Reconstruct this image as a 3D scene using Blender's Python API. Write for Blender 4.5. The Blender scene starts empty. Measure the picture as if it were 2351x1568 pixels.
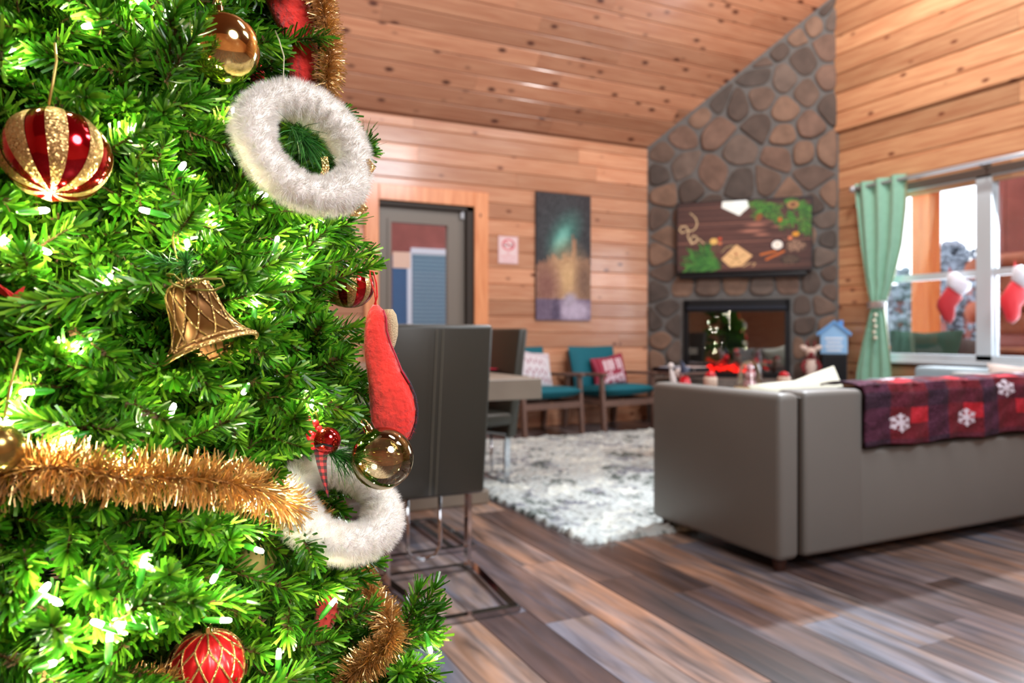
import bpy, math, random
import numpy as np
from mathutils import Vector, Matrix

# ------------------------------------------------------------------ camera
S = bpy.context.scene
COL = S.collection
F, CX, HY, EYE, YAW = 1683.0, 1175.5, 768.0, 0.97, math.radians(25.84)
RT = Vector((math.cos(YAW), -math.sin(YAW), 0)); FW = Vector((math.sin(YAW), math.cos(YAW), 0)); UP = Vector((0, 0, 1))
cam_d = bpy.data.cameras.new('camera'); cam = bpy.data.objects.new('camera', cam_d); COL.objects.link(cam)
cam.location = (0, 0, EYE); cam.rotation_euler = (math.pi/2, 0, -YAW)
cam_d.sensor_width = 36; cam_d.lens = F/2351*36; cam_d.shift_y = -16/2351; cam_d.clip_start = .02; cam_d.clip_end = 300
cam_d.dof.use_dof = True; cam_d.dof.focus_distance = .78; cam_d.dof.aperture_fstop = 5.0
S.camera = cam
# ------------------------------------------------------------------ world + main lights + exposure
S.view_settings.view_transform = 'Standard'; S.view_settings.look = 'None'
S.view_settings.gamma = 1; S.view_settings.use_curve_mapping = False; S.view_settings.exposure = 0.5
S.cycles.use_denoising = True; S.cycles.max_bounces = 8; S.cycles.caustics_reflective = False; S.cycles.caustics_refractive = False
S.cycles.sample_clamp_indirect = 40; S.cycles.transparent_max_bounces = 16
wd = bpy.data.worlds.new('world'); S.world = wd; wd.use_nodes = True
bg = wd.node_tree.nodes['Background']; bg.inputs[0].default_value = (.86, .92, 1, 1); bg.inputs[1].default_value = 2.6

def lamp(name, kind, loc, energy, color=(1, 1, 1), size=.2, aim=None, size_y=None, spread=None):
    d = bpy.data.lights.new(name, kind); d.energy = energy; d.color = color
    if kind == 'AREA':
        d.shape = 'RECTANGLE' if size_y else 'DISK'; d.size = size
        if size_y: d.size_y = size_y
        if spread: d.spread = spread
    else: d.shadow_soft_size = size
    o = bpy.data.objects.new(name, d); COL.objects.link(o); o.location = loc
    if aim is not None: o.rotation_euler = (Vector(aim)-Vector(loc)).to_track_quat('-Z', 'Y').to_euler()
    return o
lamp('unseen_room_light', 'POINT', (4.9, 3.6, 4.7), 150, (1, .98, .95), .15)  # ceiling lamp, inferred from the glow high on the right wall
lamp('unseen_room_light', 'AREA', (2.2, 1.2, 4.6), 48, (.96, .97, 1), 1.4, (3.2, 4.5, .8))  # added soft fill that lifts the room's shadows, no real fixture
lamp('unseen_room_light', 'AREA', (.9, -.9, 2.2), 42, (.98, .98, 1), .9, (-.1, 1.0, .9))  # added frontal fill from behind the camera, brightens tree and fur
lamp('unseen_room_light', 'POINT', (1.2, 4.6, 3.2), 34, (1, .97, .94), .3)  # added unseen point fill to even out the room light
lamp('window_daylight', 'AREA', (3.6, .1, 4.05), 105, (.86, .93, 1), 1.5, (2.2, 5, 1.5), 1.0)
lamp('window_daylight', 'AREA', (6.55, 3.9, 1.6), 45, (.8, .9, 1), 1.7, (3, 3.9, .6), 1.4)

sp_ = lamp('skylight_beam', 'SPOT', (5.2, 4.35, 4.95), 1150, (.84, .92, 1), .12, (2.9, 1.3, 0)); sp_.data.spot_size = math.radians(62); sp_.data.spot_blend = .7
random.seed(7); RNG = np.random.default_rng(7)

# ------------------------------------------------------------------ projection helpers
def P(px, py, d): return Vector((0, 0, EYE)) + FW*d + RT*((px-CX)/F*d) + UP*((HY-py)/F*d)
def ray(px, py): return FW + RT*((px-CX)/F) + UP*((HY-py)/F)
def onY(px, py, Y): r = ray(px, py); return Vector((0, 0, EYE)) + r*(Y/r.y)
def onX(px, py, X): r = ray(px, py); return Vector((0, 0, EYE)) + r*(X/r.x)
def onZ(px, py, Z): r = ray(px, py); return Vector((0, 0, EYE)) + r*((Z-EYE)/r.z)
def proj(p):
    v = Vector(p)-Vector((0, 0, EYE)); d = v.dot(FW)
    return (CX+F*v.dot(RT)/d, HY-F*v.z/d, d) if d > .01 else (0, 0, -1)
def lin(c):
    c = np.asarray(c, float)/255.0
    return np.where(c <= .04045, c/12.92, ((c+.055)/1.055)**2.4)

# ------------------------------------------------------------------ materials
def newmat(name):
    m = bpy.data.materials.new(name); m.use_nodes = True
    nt = m.node_tree; return m, nt, nt.nodes, nt.links, nt.nodes['Principled BSDF']
def mat(name, rgb, rough=.5, metal=0, coat=0, noise=0, nscale=20, bump=0, bscale=60, emis=None, estr=0, sheen=0, trans=0, alpha=1, spec=None, sss=0):
    m, nt, N, L, b = newmat(name); c = (*lin(rgb), 1)
    b.inputs['Base Color'].default_value = c; b.inputs['Roughness'].default_value = rough; b.inputs['Metallic'].default_value = metal
    b.inputs['Coat Weight'].default_value = coat; b.inputs['Sheen Weight'].default_value = sheen
    b.inputs['Transmission Weight'].default_value = trans; b.inputs['Alpha'].default_value = alpha
    if spec is not None: b.inputs['Specular IOR Level'].default_value = spec
    if sss: b.inputs['Subsurface Weight'].default_value = sss; b.inputs['Subsurface Radius'].default_value = (.02, .015, .01)
    if emis: b.inputs['Emission Color'].default_value = (*lin(emis), 1); b.inputs['Emission Strength'].default_value = estr
    if noise or bump:
        tc = N.new('ShaderNodeTexCoord')
    if noise:
        n = N.new('ShaderNodeTexNoise'); n.inputs['Scale'].default_value = nscale; n.inputs['Detail'].default_value = 4
        L.new(tc.outputs['Object'], n.inputs['Vector'])
        h = N.new('ShaderNodeHueSaturation'); h.inputs['Color'].default_value = c
        r = N.new('ShaderNodeMapRange'); r.inputs['From Min'].default_value = .25; r.inputs['From Max'].default_value = .75
        r.inputs['To Min'].default_value = 1-noise; r.inputs['To Max'].default_value = 1+noise
        L.new(n.outputs['Fac'], r.inputs['Value']); L.new(r.outputs['Result'], h.inputs['Value']); L.new(h.outputs['Color'], b.inputs['Base Color'])
    if bump:
        n2 = N.new('ShaderNodeTexNoise'); n2.inputs['Scale'].default_value = bscale; n2.inputs['Detail'].default_value = 3
        L.new(tc.outputs['Object'], n2.inputs['Vector'])
        bp = N.new('ShaderNodeBump'); bp.inputs['Strength'].default_value = bump; bp.inputs['Distance'].default_value = .01
        L.new(n2.outputs['Fac'], bp.inputs['Height']); L.new(bp.outputs['Normal'], b.inputs['Normal'])
    return m
def paint_mat(name, rough=.6, emit=0, bump=0):
    m, nt, N, L, b = newmat(name)
    a = N.new('ShaderNodeAttribute'); a.attribute_name = 'col'
    L.new(a.outputs['Color'], b.inputs['Base Color']); b.inputs['Roughness'].default_value = rough
    if emit:
        L.new(a.outputs['Color'], b.inputs['Emission Color']); b.inputs['Emission Strength'].default_value = emit
        b.inputs['Base Color'].default_value = (0, 0, 0, 1); nt.links.remove(b.inputs['Base Color'].links[0])
    return m
def wood(name, axis, c1, c2, knot, rough=.3, kscale=3.2, ksize=.085, tint=.25, gstretch=14, coat=.3, grain=1.0, greys=None):
    """boards: grain stretched along axis, round knots, every board its own tint"""
    m, nt, N, L, b = newmat(name)
    tc = N.new('ShaderNodeTexCoord'); oi = N.new('ShaderNodeObjectInfo')
    off = N.new('ShaderNodeVectorMath'); off.operation = 'MULTIPLY_ADD'
    comb = N.new('ShaderNodeCombineXYZ')
    for i in range(3): L.new(oi.outputs['Random'], comb.inputs[i])
    off.inputs[1].default_value = (37, 53, 71)
    L.new(comb.outputs[0], off.inputs[0]); L.new(tc.outputs['Object'], off.inputs[2])
    def mapped(sa, sb):
        mp = N.new('ShaderNodeMapping'); s = [sb]*3; s[axis] = sa; mp.inputs['Scale'].default_value = s
        L.new(off.outputs[0], mp.inputs['Vector']); return mp
    g = N.new('ShaderNodeTexNoise'); g.inputs['Scale'].default_value = 2.2; g.inputs['Detail'].default_value = 5; g.inputs['Distortion'].default_value = .6
    L.new(mapped(1, gstretch).outputs[0], g.inputs['Vector'])
    cr = N.new('ShaderNodeValToRGB'); e = cr.color_ramp.elements
    e[0].position = .32; e[0].color = (*lin(c1), 1); e[1].position = .68; e[1].color = (*lin(c2), 1)
    L.new(g.outputs['Fac'], cr.inputs['Fac'])
    h = N.new('ShaderNodeHueSaturation')
    r = N.new('ShaderNodeMapRange'); r.inputs['To Min'].default_value = 1-tint; r.inputs['To Max'].default_value = 1+tint
    L.new(oi.outputs['Random'], r.inputs['Value']); L.new(r.outputs['Result'], h.inputs['Value'])
    L.new(cr.outputs['Color'], h.inputs['Color'])
    last = h.outputs['Color']
    if greys:
        mx = N.new('ShaderNodeMix'); mx.data_type = 'RGBA'; mx.blend_type = 'MULTIPLY'; mx.inputs[0].default_value = 1
        L.new(oi.outputs['Color'], mx.inputs[6])
        sc = N.new('ShaderNodeMapRange'); sc.inputs['From Min'].default_value = .3; sc.inputs['From Max'].default_value = .7
        sc.inputs['To Min'].default_value = .35; sc.inputs['To Max'].default_value = 1.5
        L.new(g.outputs['Fac'], sc.inputs['Value']); L.new(sc.outputs['Result'], mx.inputs[7])
        g2 = N.new('ShaderNodeTexNoise'); g2.inputs['Scale'].default_value = 1.3; g2.inputs['Detail'].default_value = 4; g2.inputs['Distortion'].default_value = 1.2
        L.new(mapped(1.2, 7).outputs[0], g2.inputs['Vector'])
        c3 = N.new('ShaderNodeValToRGB'); c3.color_ramp.elements[0].position = .38; c3.color_ramp.elements[0].color = (.62, .74, .95, 1); c3.color_ramp.elements[1].position = .62; c3.color_ramp.elements[1].color = (1.1, .86, .68, 1)
        L.new(g2.outputs['Fac'], c3.inputs['Fac']); m3 = N.new('ShaderNodeMix'); m3.data_type = 'RGBA'; m3.blend_type = 'MULTIPLY'; m3.inputs[0].default_value = .75
        L.new(mx.outputs[2], m3.inputs[6]); L.new(c3.outputs['Color'], m3.inputs[7]); last = m3.outputs[2]
    if ksize:
        v = N.new('ShaderNodeTexVoronoi'); v.inputs['Scale'].default_value = kscale; L.new(mapped(1, 1.9).outputs[0], v.inputs['Vector'])
        kr = N.new('ShaderNodeMapRange'); kr.inputs['From Min'].default_value = ksize*.55; kr.inputs['From Max'].default_value = ksize*1.5
        L.new(v.outputs['Distance'], kr.inputs['Value'])
        mk = N.new('ShaderNodeMix'); mk.data_type = 'RGBA'; mk.inputs[6].default_value = (*lin(knot), 1)
        L.new(kr.outputs['Result'], mk.inputs[0]); L.new(last, mk.inputs[7]); last = mk.outputs[2]
    L.new(last, b.inputs['Base Color'])
    b.inputs['Roughness'].default_value = rough; b.inputs['Coat Weight'].default_value = coat; b.inputs['Coat Roughness'].default_value = .12
    bp = N.new('ShaderNodeBump'); bp.inputs['Strength'].default_value = .12; bp.inputs['Distance'].default_value = .01
    L.new(g.outputs['Fac'], bp.inputs['Height']); L.new(bp.outputs['Normal'], b.inputs['Normal'])
    return m
def pane_mat(name, fac, tint=(1, 1, 1), rough=0, fres=True, fk=.8):
    m, nt, N, L, b = newmat(name); out = N['Material Output']
    t = N.new('ShaderNodeBsdfTransparent'); t.inputs[0].default_value = (*tint, 1)
    g = N.new('ShaderNodeBsdfGlossy'); g.inputs['Roughness'].default_value = rough
    mx = N.new('ShaderNodeMixShader')
    if fres:
        lw = N.new('ShaderNodeLayerWeight'); lw.inputs['Blend'].default_value = .35
        ad = N.new('ShaderNodeMath'); ad.operation = 'MULTIPLY_ADD'; ad.inputs[1].default_value = fk; ad.inputs[2].default_value = fac; ad.use_clamp = True
        L.new(lw.outputs['Fresnel'], ad.inputs[0]); L.new(ad.outputs[0], mx.inputs[0])
    else: mx.inputs[0].default_value = fac
    L.new(t.outputs[0], mx.inputs[1]); L.new(g.outputs[0], mx.inputs[2]); L.new(mx.outputs[0], out.inputs['Surface'])
    return m, g
def glitter_mat(name, rgb, scale=900, rough=.35):
    m, nt, N, L, b = newmat(name)
    tc = N.new('ShaderNodeTexCoord'); v = N.new('ShaderNodeTexVoronoi'); v.inputs['Scale'].default_value = scale
    L.new(tc.outputs['Object'], v.inputs['Vector'])
    b.inputs['Base Color'].default_value = (*lin(rgb), 1); b.inputs['Metallic'].default_value = .75; b.inputs['Roughness'].default_value = rough
    # every grain is a little mirror with its own tilt
    sub = N.new('ShaderNodeVectorMath'); sub.operation = 'SUBTRACT'; sub.inputs[1].default_value = (.5, .5, .5)
    L.new(v.outputs['Color'], sub.inputs[0])
    sc = N.new('ShaderNodeVectorMath'); sc.operation = 'SCALE'; sc.inputs['Scale'].default_value = .9; L.new(sub.outputs[0], sc.inputs[0])
    ge = N.new('ShaderNodeNewGeometry'); ad = N.new('ShaderNodeVectorMath'); L.new(ge.outputs['Normal'], ad.inputs[0]); L.new(sc.outputs[0], ad.inputs[1])
    nm = N.new('ShaderNodeVectorMath'); nm.operation = 'NORMALIZE'; L.new(ad.outputs[0], nm.inputs[0]); L.new(nm.outputs[0], b.inputs['Normal'])
    return m

# ------------------------------------------------------------------ geometry helpers (all return (verts, faces))
def merge(*gs):
    V, Fc = [], []
    for v, f in gs:
        o = len(V); V += [tuple(p) for p in v]; Fc += [tuple(i+o for i in t) for t in f]
    return V, Fc
def box(lo, hi, bev=0):
    (x0, y0, z0), (x1, y1, z1) = lo, hi
    if bev <= 0:
        v = [(x, y, z) for z in (z0, z1) for x, y in ((x0, y0), (x1, y0), (x1, y1), (x0, y1))]
        return v, [(3, 2, 1, 0), (4, 5, 6, 7), (0, 1, 5, 4), (1, 2, 6, 5), (2, 3, 7, 6), (3, 0, 4, 7)]
    import bmesh
    bm = bmesh.new(); v, f = box(lo, hi); bv = [bm.verts.new(p) for p in v]
    for t in f: bm.faces.new([bv[i] for i in t])
    bmesh.ops.bevel(bm, geom=list(bm.edges), offset=bev, segments=2 if bev < .02 else 4, affect='EDGES', profile=.5)
    bm.verts.index_update(); r = ([tuple(p.co) for p in bm.verts], [tuple(q.index for q in t.verts) for t in bm.faces]); bm.free(); return r
def obox(c, ax, ay, az, bev=0):
    """box centred at c with half-vectors ax ay az"""
    v, f = box((-1, -1, -1), (1, 1, 1)) if bev <= 0 else (None, None)
    lx, ly, lz = ax.length, ay.length, az.length
    v, f = box((-lx, -ly, -lz), (lx, ly, lz), bev)
    X, Y, Z = ax/lx, ay/ly, az/lz
    return [tuple(Vector(c)+X*p[0]+Y*p[1]+Z*p[2]) for p in v], f
def frame(t):
    t = t.normalized(); a = Vector((0, 0, 1)) if abs(t.z) < .9 else Vector((1, 0, 0))
    n = t.cross(a).normalized(); return n, t.cross(n).normalized()
def tube(pts, r, n=8, cap=True, flat=None):
    pts = [Vector(p) for p in pts]; V, Fc = [], []; prev = None
    for i, p in enumerate(pts):
        t = (pts[min(i+1, len(pts)-1)]-pts[max(i-1, 0)]).normalized()
        if prev is None: a, b = frame(t)
        else:
            a = (prev-t*prev.dot(t)).normalized(); b = t.cross(a)
        prev = a; rr = r[i] if isinstance(r, (list, tuple)) else r
        for k in range(n):
            w = 2*math.pi*k/n; V.append(tuple(p+a*math.cos(w)*rr+b*math.sin(w)*rr*(flat or 1)))
    for i in range(len(pts)-1):
        for k in range(n):
            Fc.append((i*n+k, i*n+(k+1) % n, (i+1)*n+(k+1) % n, (i+1)*n+k))
    if cap: Fc += [tuple(reversed(range(n))), tuple((len(pts)-1)*n+k for k in range(n))]
    return V, Fc
def bar(p, q, w, h, up=Vector((0, 0, 1)), bev=0):
    p, q = Vector(p), Vector(q); d = q-p; t = d.normalized(); s = t.cross(up)
    if s.length < 1e-3: s = t.cross(Vector((1, 0, 0)))
    s.normalize(); u = s.cross(t)
    return obox((p+q)/2, d/2, s*w/2, u*h/2, bev)
def lathe(prof, n=32, c=(0, 0, 0), axis=None, fn=None):
    """prof: (r, z) from top to bottom along axis"""
    ax = Vector(axis or (0, 0, 1)).normalized(); a, b = frame(ax); V, Fc = [], []; c = Vector(c)
    for i, (r, z) in enumerate(prof):
        for k in range(n):
            w = 2*math.pi*k/n; rr = r*(fn(w, i/(len(prof)-1)) if fn else 1)
            V.append(tuple(c+ax*z+a*math.cos(w)*rr+b*math.sin(w)*rr))
    for i in range(len(prof)-1):
        for k in range(n): Fc.append((i*n+k, (i+1)*n+k, (i+1)*n+(k+1) % n, i*n+(k+1) % n))
    return V, Fc
def ball(c, r, n=24, m=14, axis=None, sq=1, fn=None):
    return lathe([(max(r*math.sin(math.pi*i/m), 1e-5), r*sq*math.cos(math.pi*i/m)) for i in range(m+1)], n, c, axis, fn)
def quad(a, b, c, d): return [tuple(a), tuple(b), tuple(c), tuple(d)], [(0, 1, 2, 3)]
def prism(poly, n, th, inset=0):
    """flat polygon (list of Vector) given thickness th along n, front edge inset"""
    n = Vector(n).normalized(); k = len(poly); c = sum(poly, Vector())/k; V = [tuple(p) for p in poly]
    if inset:
        V += [tuple(p+n*th*.6) for p in poly]
        V += [tuple(p+(c-p).normalized()*min(inset, (c-p).length*.5)+n*th) for p in poly]
    else: V += [tuple(p+n*th) for p in poly]
    R = len(V)//k; Fc = [tuple(reversed(range(k))), tuple(range((R-1)*k, R*k))]
    for r in range(R-1):
        for i in range(k): Fc.append((r*k+i, r*k+(i+1) % k, (r+1)*k+(i+1) % k, (r+1)*k+i))
    return V, Fc
def loft(rows, depth, thick, n=20, dd=0, wob=0):
    """rows: (py, px_left, px_right[, depth offset]) -> a padded body, elliptic across"""
    V, Fc = [], []; m = len(rows)
    for i, r in enumerate(rows):
        y, a, b = r[:3]; d = depth+(r[3] if len(r) > 3 else 0); c = P((a+b)/2, y, d); hw = max((b-a)/2/F*d, 1e-4)
        e = math.sin(math.pi*(i+.35)/(m-1+.7))**.5
        for k in range(n):
            w = 2*math.pi*k/n; q = 1+wob*math.sin(3*w+i*.9)*math.sin(i*1.3)
            V.append(tuple(c+RT*math.cos(w)*hw-FW*math.sin(w)*thick*e*q))
    for i in range(m-1):
        for k in range(n): Fc.append((i*n+k, (i+1)*n+k, (i+1)*n+(k+1) % n, i*n+(k+1) % n))
    Fc += [tuple(range(n)), tuple(reversed(range((m-1)*n, m*n)))]
    return V, Fc
def cushion(c, ax, ay, az, n=14, pinch=.12, e=.45):
    """soft pillow: half-vectors ax (width) ay (height) az (thickness)"""
    V, Fc = [], []; c = Vector(c)
    for s in (1, -1):
        for i in range(n+1):
            for j in range(n+1):
                u, v = -1+2*i/n, -1+2*j/n
                t = (max(1-u*u, 0)*max(1-v*v, 0))**e
                k = 1-pinch*(1-abs(u*v))*(max(abs(u), abs(v))**4)
                V.append(tuple(c+ax*u*k+ay*v*k+az*s*(t+.02)))
    o = (n+1)**2
    for i in range(n):
        for j in range(n):
            a = i*(n+1)+j; Fc.append((a, a+n+1, a+n+2, a+1)); Fc.append((o+a, o+a+1, o+a+n+2, o+a+n+1))
    return V, Fc

# ------------------------------------------------------------------ object helpers
def base_loc(p):
    l = Vector((0, 0, 0))
    while p is not None: l = l+Vector(p.location); p = p.parent
    return l
def obj(name, g, m, parent=None, smooth=False, col=None, local=False, mi=None, label=None):
    """one mesh object; g in world coordinates (or in the parent's when local)"""
    v, f = g; me = bpy.data.meshes.new(name)
    if parent is not None and not local:
        l = base_loc(parent); v = [(p[0]-l.x, p[1]-l.y, p[2]-l.z) for p in v]
    me.from_pydata([tuple(p) for p in v], [], f)
    for mm in (m if isinstance(m, (list, tuple)) else [m]): me.materials.append(mm)
    if mi is not None: me.polygons.foreach_set('material_index', mi)
    if smooth: me.polygons.foreach_set('use_smooth', [True]*len(f))
    if col is not None:
        a = me.attributes.new('col', 'FLOAT_COLOR', 'FACE'); c = np.ones((len(f), 4)); c[:, :3] = col; a.data.foreach_set('color', c.ravel())
    me.update(); o = bpy.data.objects.new(name, me); COL.objects.link(o); o.parent = parent
    if label: o['label'] = label
    return o
def thing(name, label, cat, loc=(0, 0, 0), group=None):
    o = bpy.data.objects.new(name, None); COL.objects.link(o); o.location = loc; o.empty_display_size = .05
    o['label'] = label; o['category'] = cat
    if group: o['group'] = group
    return o
def tag(o, label, cat, group=None):
    o['label'] = label; o['category'] = cat
    if group: o['group'] = group
    return o
def struct(o): o['kind'] = 'structure'; return o
def dup(root, loc, rz, label, group=None):
    r = root.copy(); COL.objects.link(r); r.location = loc; r.rotation_euler = (0, 0, rz); r['label'] = label
    if group: r['group'] = group
    def rec(a, b):
        for ch in a.children:
            c = ch.copy(); COL.objects.link(c); c.parent = b; rec(ch, c)
    rec(root, r); return r
# painted grids: a numpy picture laid on a real surface, one face per dot
def cnv(w, h, rgb): return np.ones((h, w, 3))*np.array(rgb, float)
def c_ell(A, cx, cy, rx, ry, rgb, rot=0, soft=0):
    h, w, _ = A.shape; Y, X = np.mgrid[0:h, 0:w]; c, s = math.cos(rot), math.sin(rot)
    dx, dy = X-cx, Y-cy; q = np.sqrt(((dx*c+dy*s)/rx)**2+((-dx*s+dy*c)/ry)**2)
    k = np.clip((1+soft-q)/max(2*soft, 1e-6), 0, 1) if soft else (q < 1).astype(float)
    A[:] = A*(1-k[..., None])+np.array(rgb)*k[..., None]
def c_line(A, pts, wd, rgb):
    h, w, _ = A.shape; Y, X = np.mgrid[0:h, 0:w]
    for (x0, y0), (x1, y1) in zip(pts[:-1], pts[1:]):
        L2 = max((x1-x0)**2+(y1-y0)**2, 1e-6); t = np.clip(((X-x0)*(x1-x0)+(Y-y0)*(y1-y0))/L2, 0, 1)
        k = np.hypot(X-x0-t*(x1-x0), Y-y0-t*(y1-y0)) < wd/2; A[k] = rgb
def c_poly(A, pts, rgb):
    h, w, _ = A.shape; Y, X = np.mgrid[0:h, 0:w]; ins = np.zeros((h, w), bool); n = len(pts)
    for i in range(n):
        (x0, y0), (x1, y1) = pts[i], pts[(i+1) % n]
        if y0 == y1: continue
        ins ^= ((Y < y0) != (Y < y1)) & (X < (x1-x0)*(Y-y0)/(y1-y0)+x0)
    A[ins] = rgb
def painted(name, A, surf, m, parent=None, smooth=True):
    """surf(u, v) -> point, u right 0..1, v down 0..1"""
    h, w, _ = A.shape
    V = [tuple(surf(i/w, j/h)) for j in range(h+1) for i in range(w+1)]
    Fc = [(j*(w+1)+i, (j+1)*(w+1)+i, (j+1)*(w+1)+i+1, j*(w+1)+i+1) for j in range(h) for i in range(w)]
    return obj(name, (V, Fc), m, parent, smooth, col=lin(np.clip(A, 0, 255)).reshape(-1, 3))
# ================================================================== THE SETTING
BY, RX, EZ, SL, RY = 6.8, 6.40, 3.06, 1.04, 2.9            # back wall, right wall, eave height, roof slope, ridge
LX, FY = -3.2, -1.7
def roof(y): return EZ+SL*(BY-y) if y > RY else EZ+SL*(BY-RY)-SL*(RY-y)
M_pine_x = wood('knotty_pine_boards_back', 0, (196, 134, 100), (214, 162, 128), (112, 62, 44), rough=.28, ksize=.1)
M_pine_c = wood('knotty_pine_boards_ceiling', 0, (176, 118, 88), (196, 144, 112), (84, 42, 30), rough=.33, kscale=3.8, ksize=.15)
M_pine_y = wood('knotty_pine_boards_right', 1, (188, 130, 94), (212, 164, 122), (112, 60, 42), rough=.3, ksize=.1)
M_casing = wood('casing_wood', 2, (206, 130, 84), (226, 158, 112), (120, 60, 36), rough=.35, ksize=.06)
M_back = mat('wall_backing', (120, 74, 50), .7)
M_floor = wood('rustic_vinyl_planks', 1, (120, 105, 100), (170, 150, 140), (50, 40, 38), rough=.33, ksize=.0, tint=.1, gstretch=9, coat=.15,
    greys=True)
FCOL = [(120, 108, 106), (66, 52, 48), (154, 126, 110), (134, 128, 130), (84, 68, 62), (140, 116, 103), (68, 56, 54), (126, 118, 118), (164, 140, 124), (106, 93, 92), (86, 72, 70), (132, 130, 134)]; prevc = {}
M_mortar = mat('grey_mortar', (108, 105, 102), .9, noise=.15, bump=.4)

def chamfer_board(o, al, ac, nn, L, W, T, ch=.008):
    """o corner, along al, across ac, proud nn"""
    pr = [(0, 0), (0, T-ch), (ch, T), (W-ch, T), (W, T-ch), (W, 0)]
    V = [tuple(o+ac*a+nn*b) for a, b in pr]+[tuple(o+al*L+ac*a+nn*b) for a, b in pr]
    n = 6; Fc = [(i, (i+1) % n, n+(i+1) % n, n+i) for i in range(n)]+[tuple(reversed(range(n))), tuple(range(n, 2*n))]
    return V, Fc
def cut(runs, holes):
    """runs of (a,b) minus holes"""
    out = [runs]
    for h0, h1 in holes:
        nw = []
        for a, b in out:
            if h1 <= a or h0 >= b: nw.append((a, b)); continue
            if h0 > a: nw.append((a, h0))
            if h1 < b: nw.append((h1, b))
        out = nw
    return [(a, b) for a, b in out if b-a > .02]

# door opening and window opening
dL, dR = onY(868, 470, BY).x, onY(1087, 470, BY).x; dT = onY(978, 467, BY).z
wY0, wY1, wZ0, wZ1 = 2.95, onX(2012, 700, RX).y, onX(2050, 822, RX).z, onX(2086, 436, RX).z
# shell
X2, X1 = RX, 4.99; SY = BY-(X2-X1)                         # chimney corner points (X1,BY) - (X2,SY)
g = merge(box((LX, BY+.02, 0), (dL, BY+.14, EZ+.1)), box((dR, BY+.02, 0), (RX+.2, BY+.14, EZ+.1)), box((dL, BY+.02, dT), (dR, BY+.14, EZ+.1)))
wall_back = struct(obj('wall_back', g, M_back))
def gable(y0, y1, z0, x0=RX+.02, x1=RX+.14):
    n = 8; ys = [y0+(y1-y0)*i/n for i in range(n+1)]
    if y0 < RY < y1: ys = sorted(ys+[RY])
    V = [(x, y, z) for y in ys for x in (x0, x1) for z in (z0, roof(y)+.05)]
    Fc = []
    for i in range(len(ys)-1):
        a, b = i*4, (i+1)*4
        Fc += [(a, b, b+1, a+1), (a+2, a+3, b+3, b+2), (a, a+2, b+2, b), (a+1, b+1, b+3, a+3)]
    Fc += [(0, 1, 3, 2), (len(ys)*4-4, len(ys)*4-2, len(ys)*4-1, len(ys)*4-3)]
    return V, Fc
g = merge(gable(wY1, BY+.1, 0), gable(FY, wY0, 0), gable(wY0, wY1, wZ1), box((RX+.02, wY0, 0), (RX+.14, wY1, wZ0)))
wall_right = struct(obj('wall_right', g, M_back))
struct(obj('wall_left', gable(FY, BY+.1, 0, LX-.12, LX), M_pine_y))
fw = box((LX, FY-.12, 0), (RX+.14, FY, roof(FY)+.05)); struct(obj('wall_front', fw, M_pine_x))
def slope(y0, y1, t0=.03, t1=.15):
    V = [(x, y, roof(y)+t) for x in (LX-.1, RX+.2) for y in (y0, y1) for t in (t0, t1)]
    return V, [(0, 2, 3, 1), (4, 5, 7, 6), (0, 1, 5, 4), (2, 6, 7, 3), (0, 4, 6, 2), (1, 3, 7, 5)]
ceiling = struct(obj('ceiling', merge(slope(RY, BY+.2), slope(FY-.2, RY)), M_back))
# back wall boards
PIT = .165; n = 0
for i in range(int(EZ/PIT)+1):
    z0 = i*PIT; W = min(PIT-.002, EZ-z0+.01)
    if W < .02: continue
    holes = [(dL, dR)] if z0+W*.5 < dT else []
    for a, b in cut((LX+.02, X1+.12), holes):
        x = a
        while x < b-.01:
            L = min(random.uniform(1.5, 3.2), b-x)
            if b-(x+L) < .5: L = b-x
            o = chamfer_board(Vector((x, BY+.02, z0)), Vector((1, 0, 0)), Vector((0, 0, 1)), Vector((0, -1, 0)), L-.002, W, .024)
            obj('plank', o, M_pine_x, wall_back); x += L
# right wall boards: the upper gable courses stand proud of the lower ones behind a ledge
LEDGE = onX(1927, 305, RX).z; PR = .2
zs = []; z = LEDGE
while z > 0: zs.append((max(z-PR, 0), z, 0)); z -= PR
z = LEDGE
while z < 6.9: zs.append((z, z+PR, .03)); z += PR
for z0, z1, pr in zs:
    W = z1-z0-.002
    ymax = min(BY+.02, SY+.12)
    if z1 > roof(ymax): ymax = min(ymax, BY-(z0-EZ)/SL)
    ymin = max(FY, RY-(EZ+SL*(BY-RY)-z0)/SL)
    holes = [(wY0, wY1)] if wZ0 < (z0+z1)/2 < wZ1 else []
    for a, b in cut((ymin, ymax), holes):
        y = b
        while y > a+.01:
            L = min(random.uniform(1.8, 3.4), y-a)
            if (y-L)-a < .5: L = y-a
            o = chamfer_board(Vector((RX+.02, y-L+.002, z0)), Vector((0, 1, 0)), Vector((0, 0, 1)), Vector((-1, 0, 0)), L-.002, W, .024+pr, .014)
            obj('plank', o, M_pine_y, wall_right); y -= L
# ceiling boards on the far slope
cs = math.hypot(1, SL); dn = Vector((0, 1, -SL))/cs; nn = Vector((0, -SL, -1))/cs
T = 0
while T < 3.9*cs:
    top = Vector((0, BY+.01, EZ))-dn*T
    vis = top.y > 4.4
    x = LX
    while x < RX:
        L = (random.uniform(1.8, 3.6) if vis else 9.7); L = min(L, RX-x)
        if RX-(x+L) < .5: L = RX-x
        o = Vector((x, top.y, top.z+.03*cs))-dn*PIT
        obj('plank', chamfer_board(o, Vector((1, 0, 0)), dn, nn, L-.002, PIT-.002, .022), M_pine_c, ceiling); x += L
    T += PIT
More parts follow.
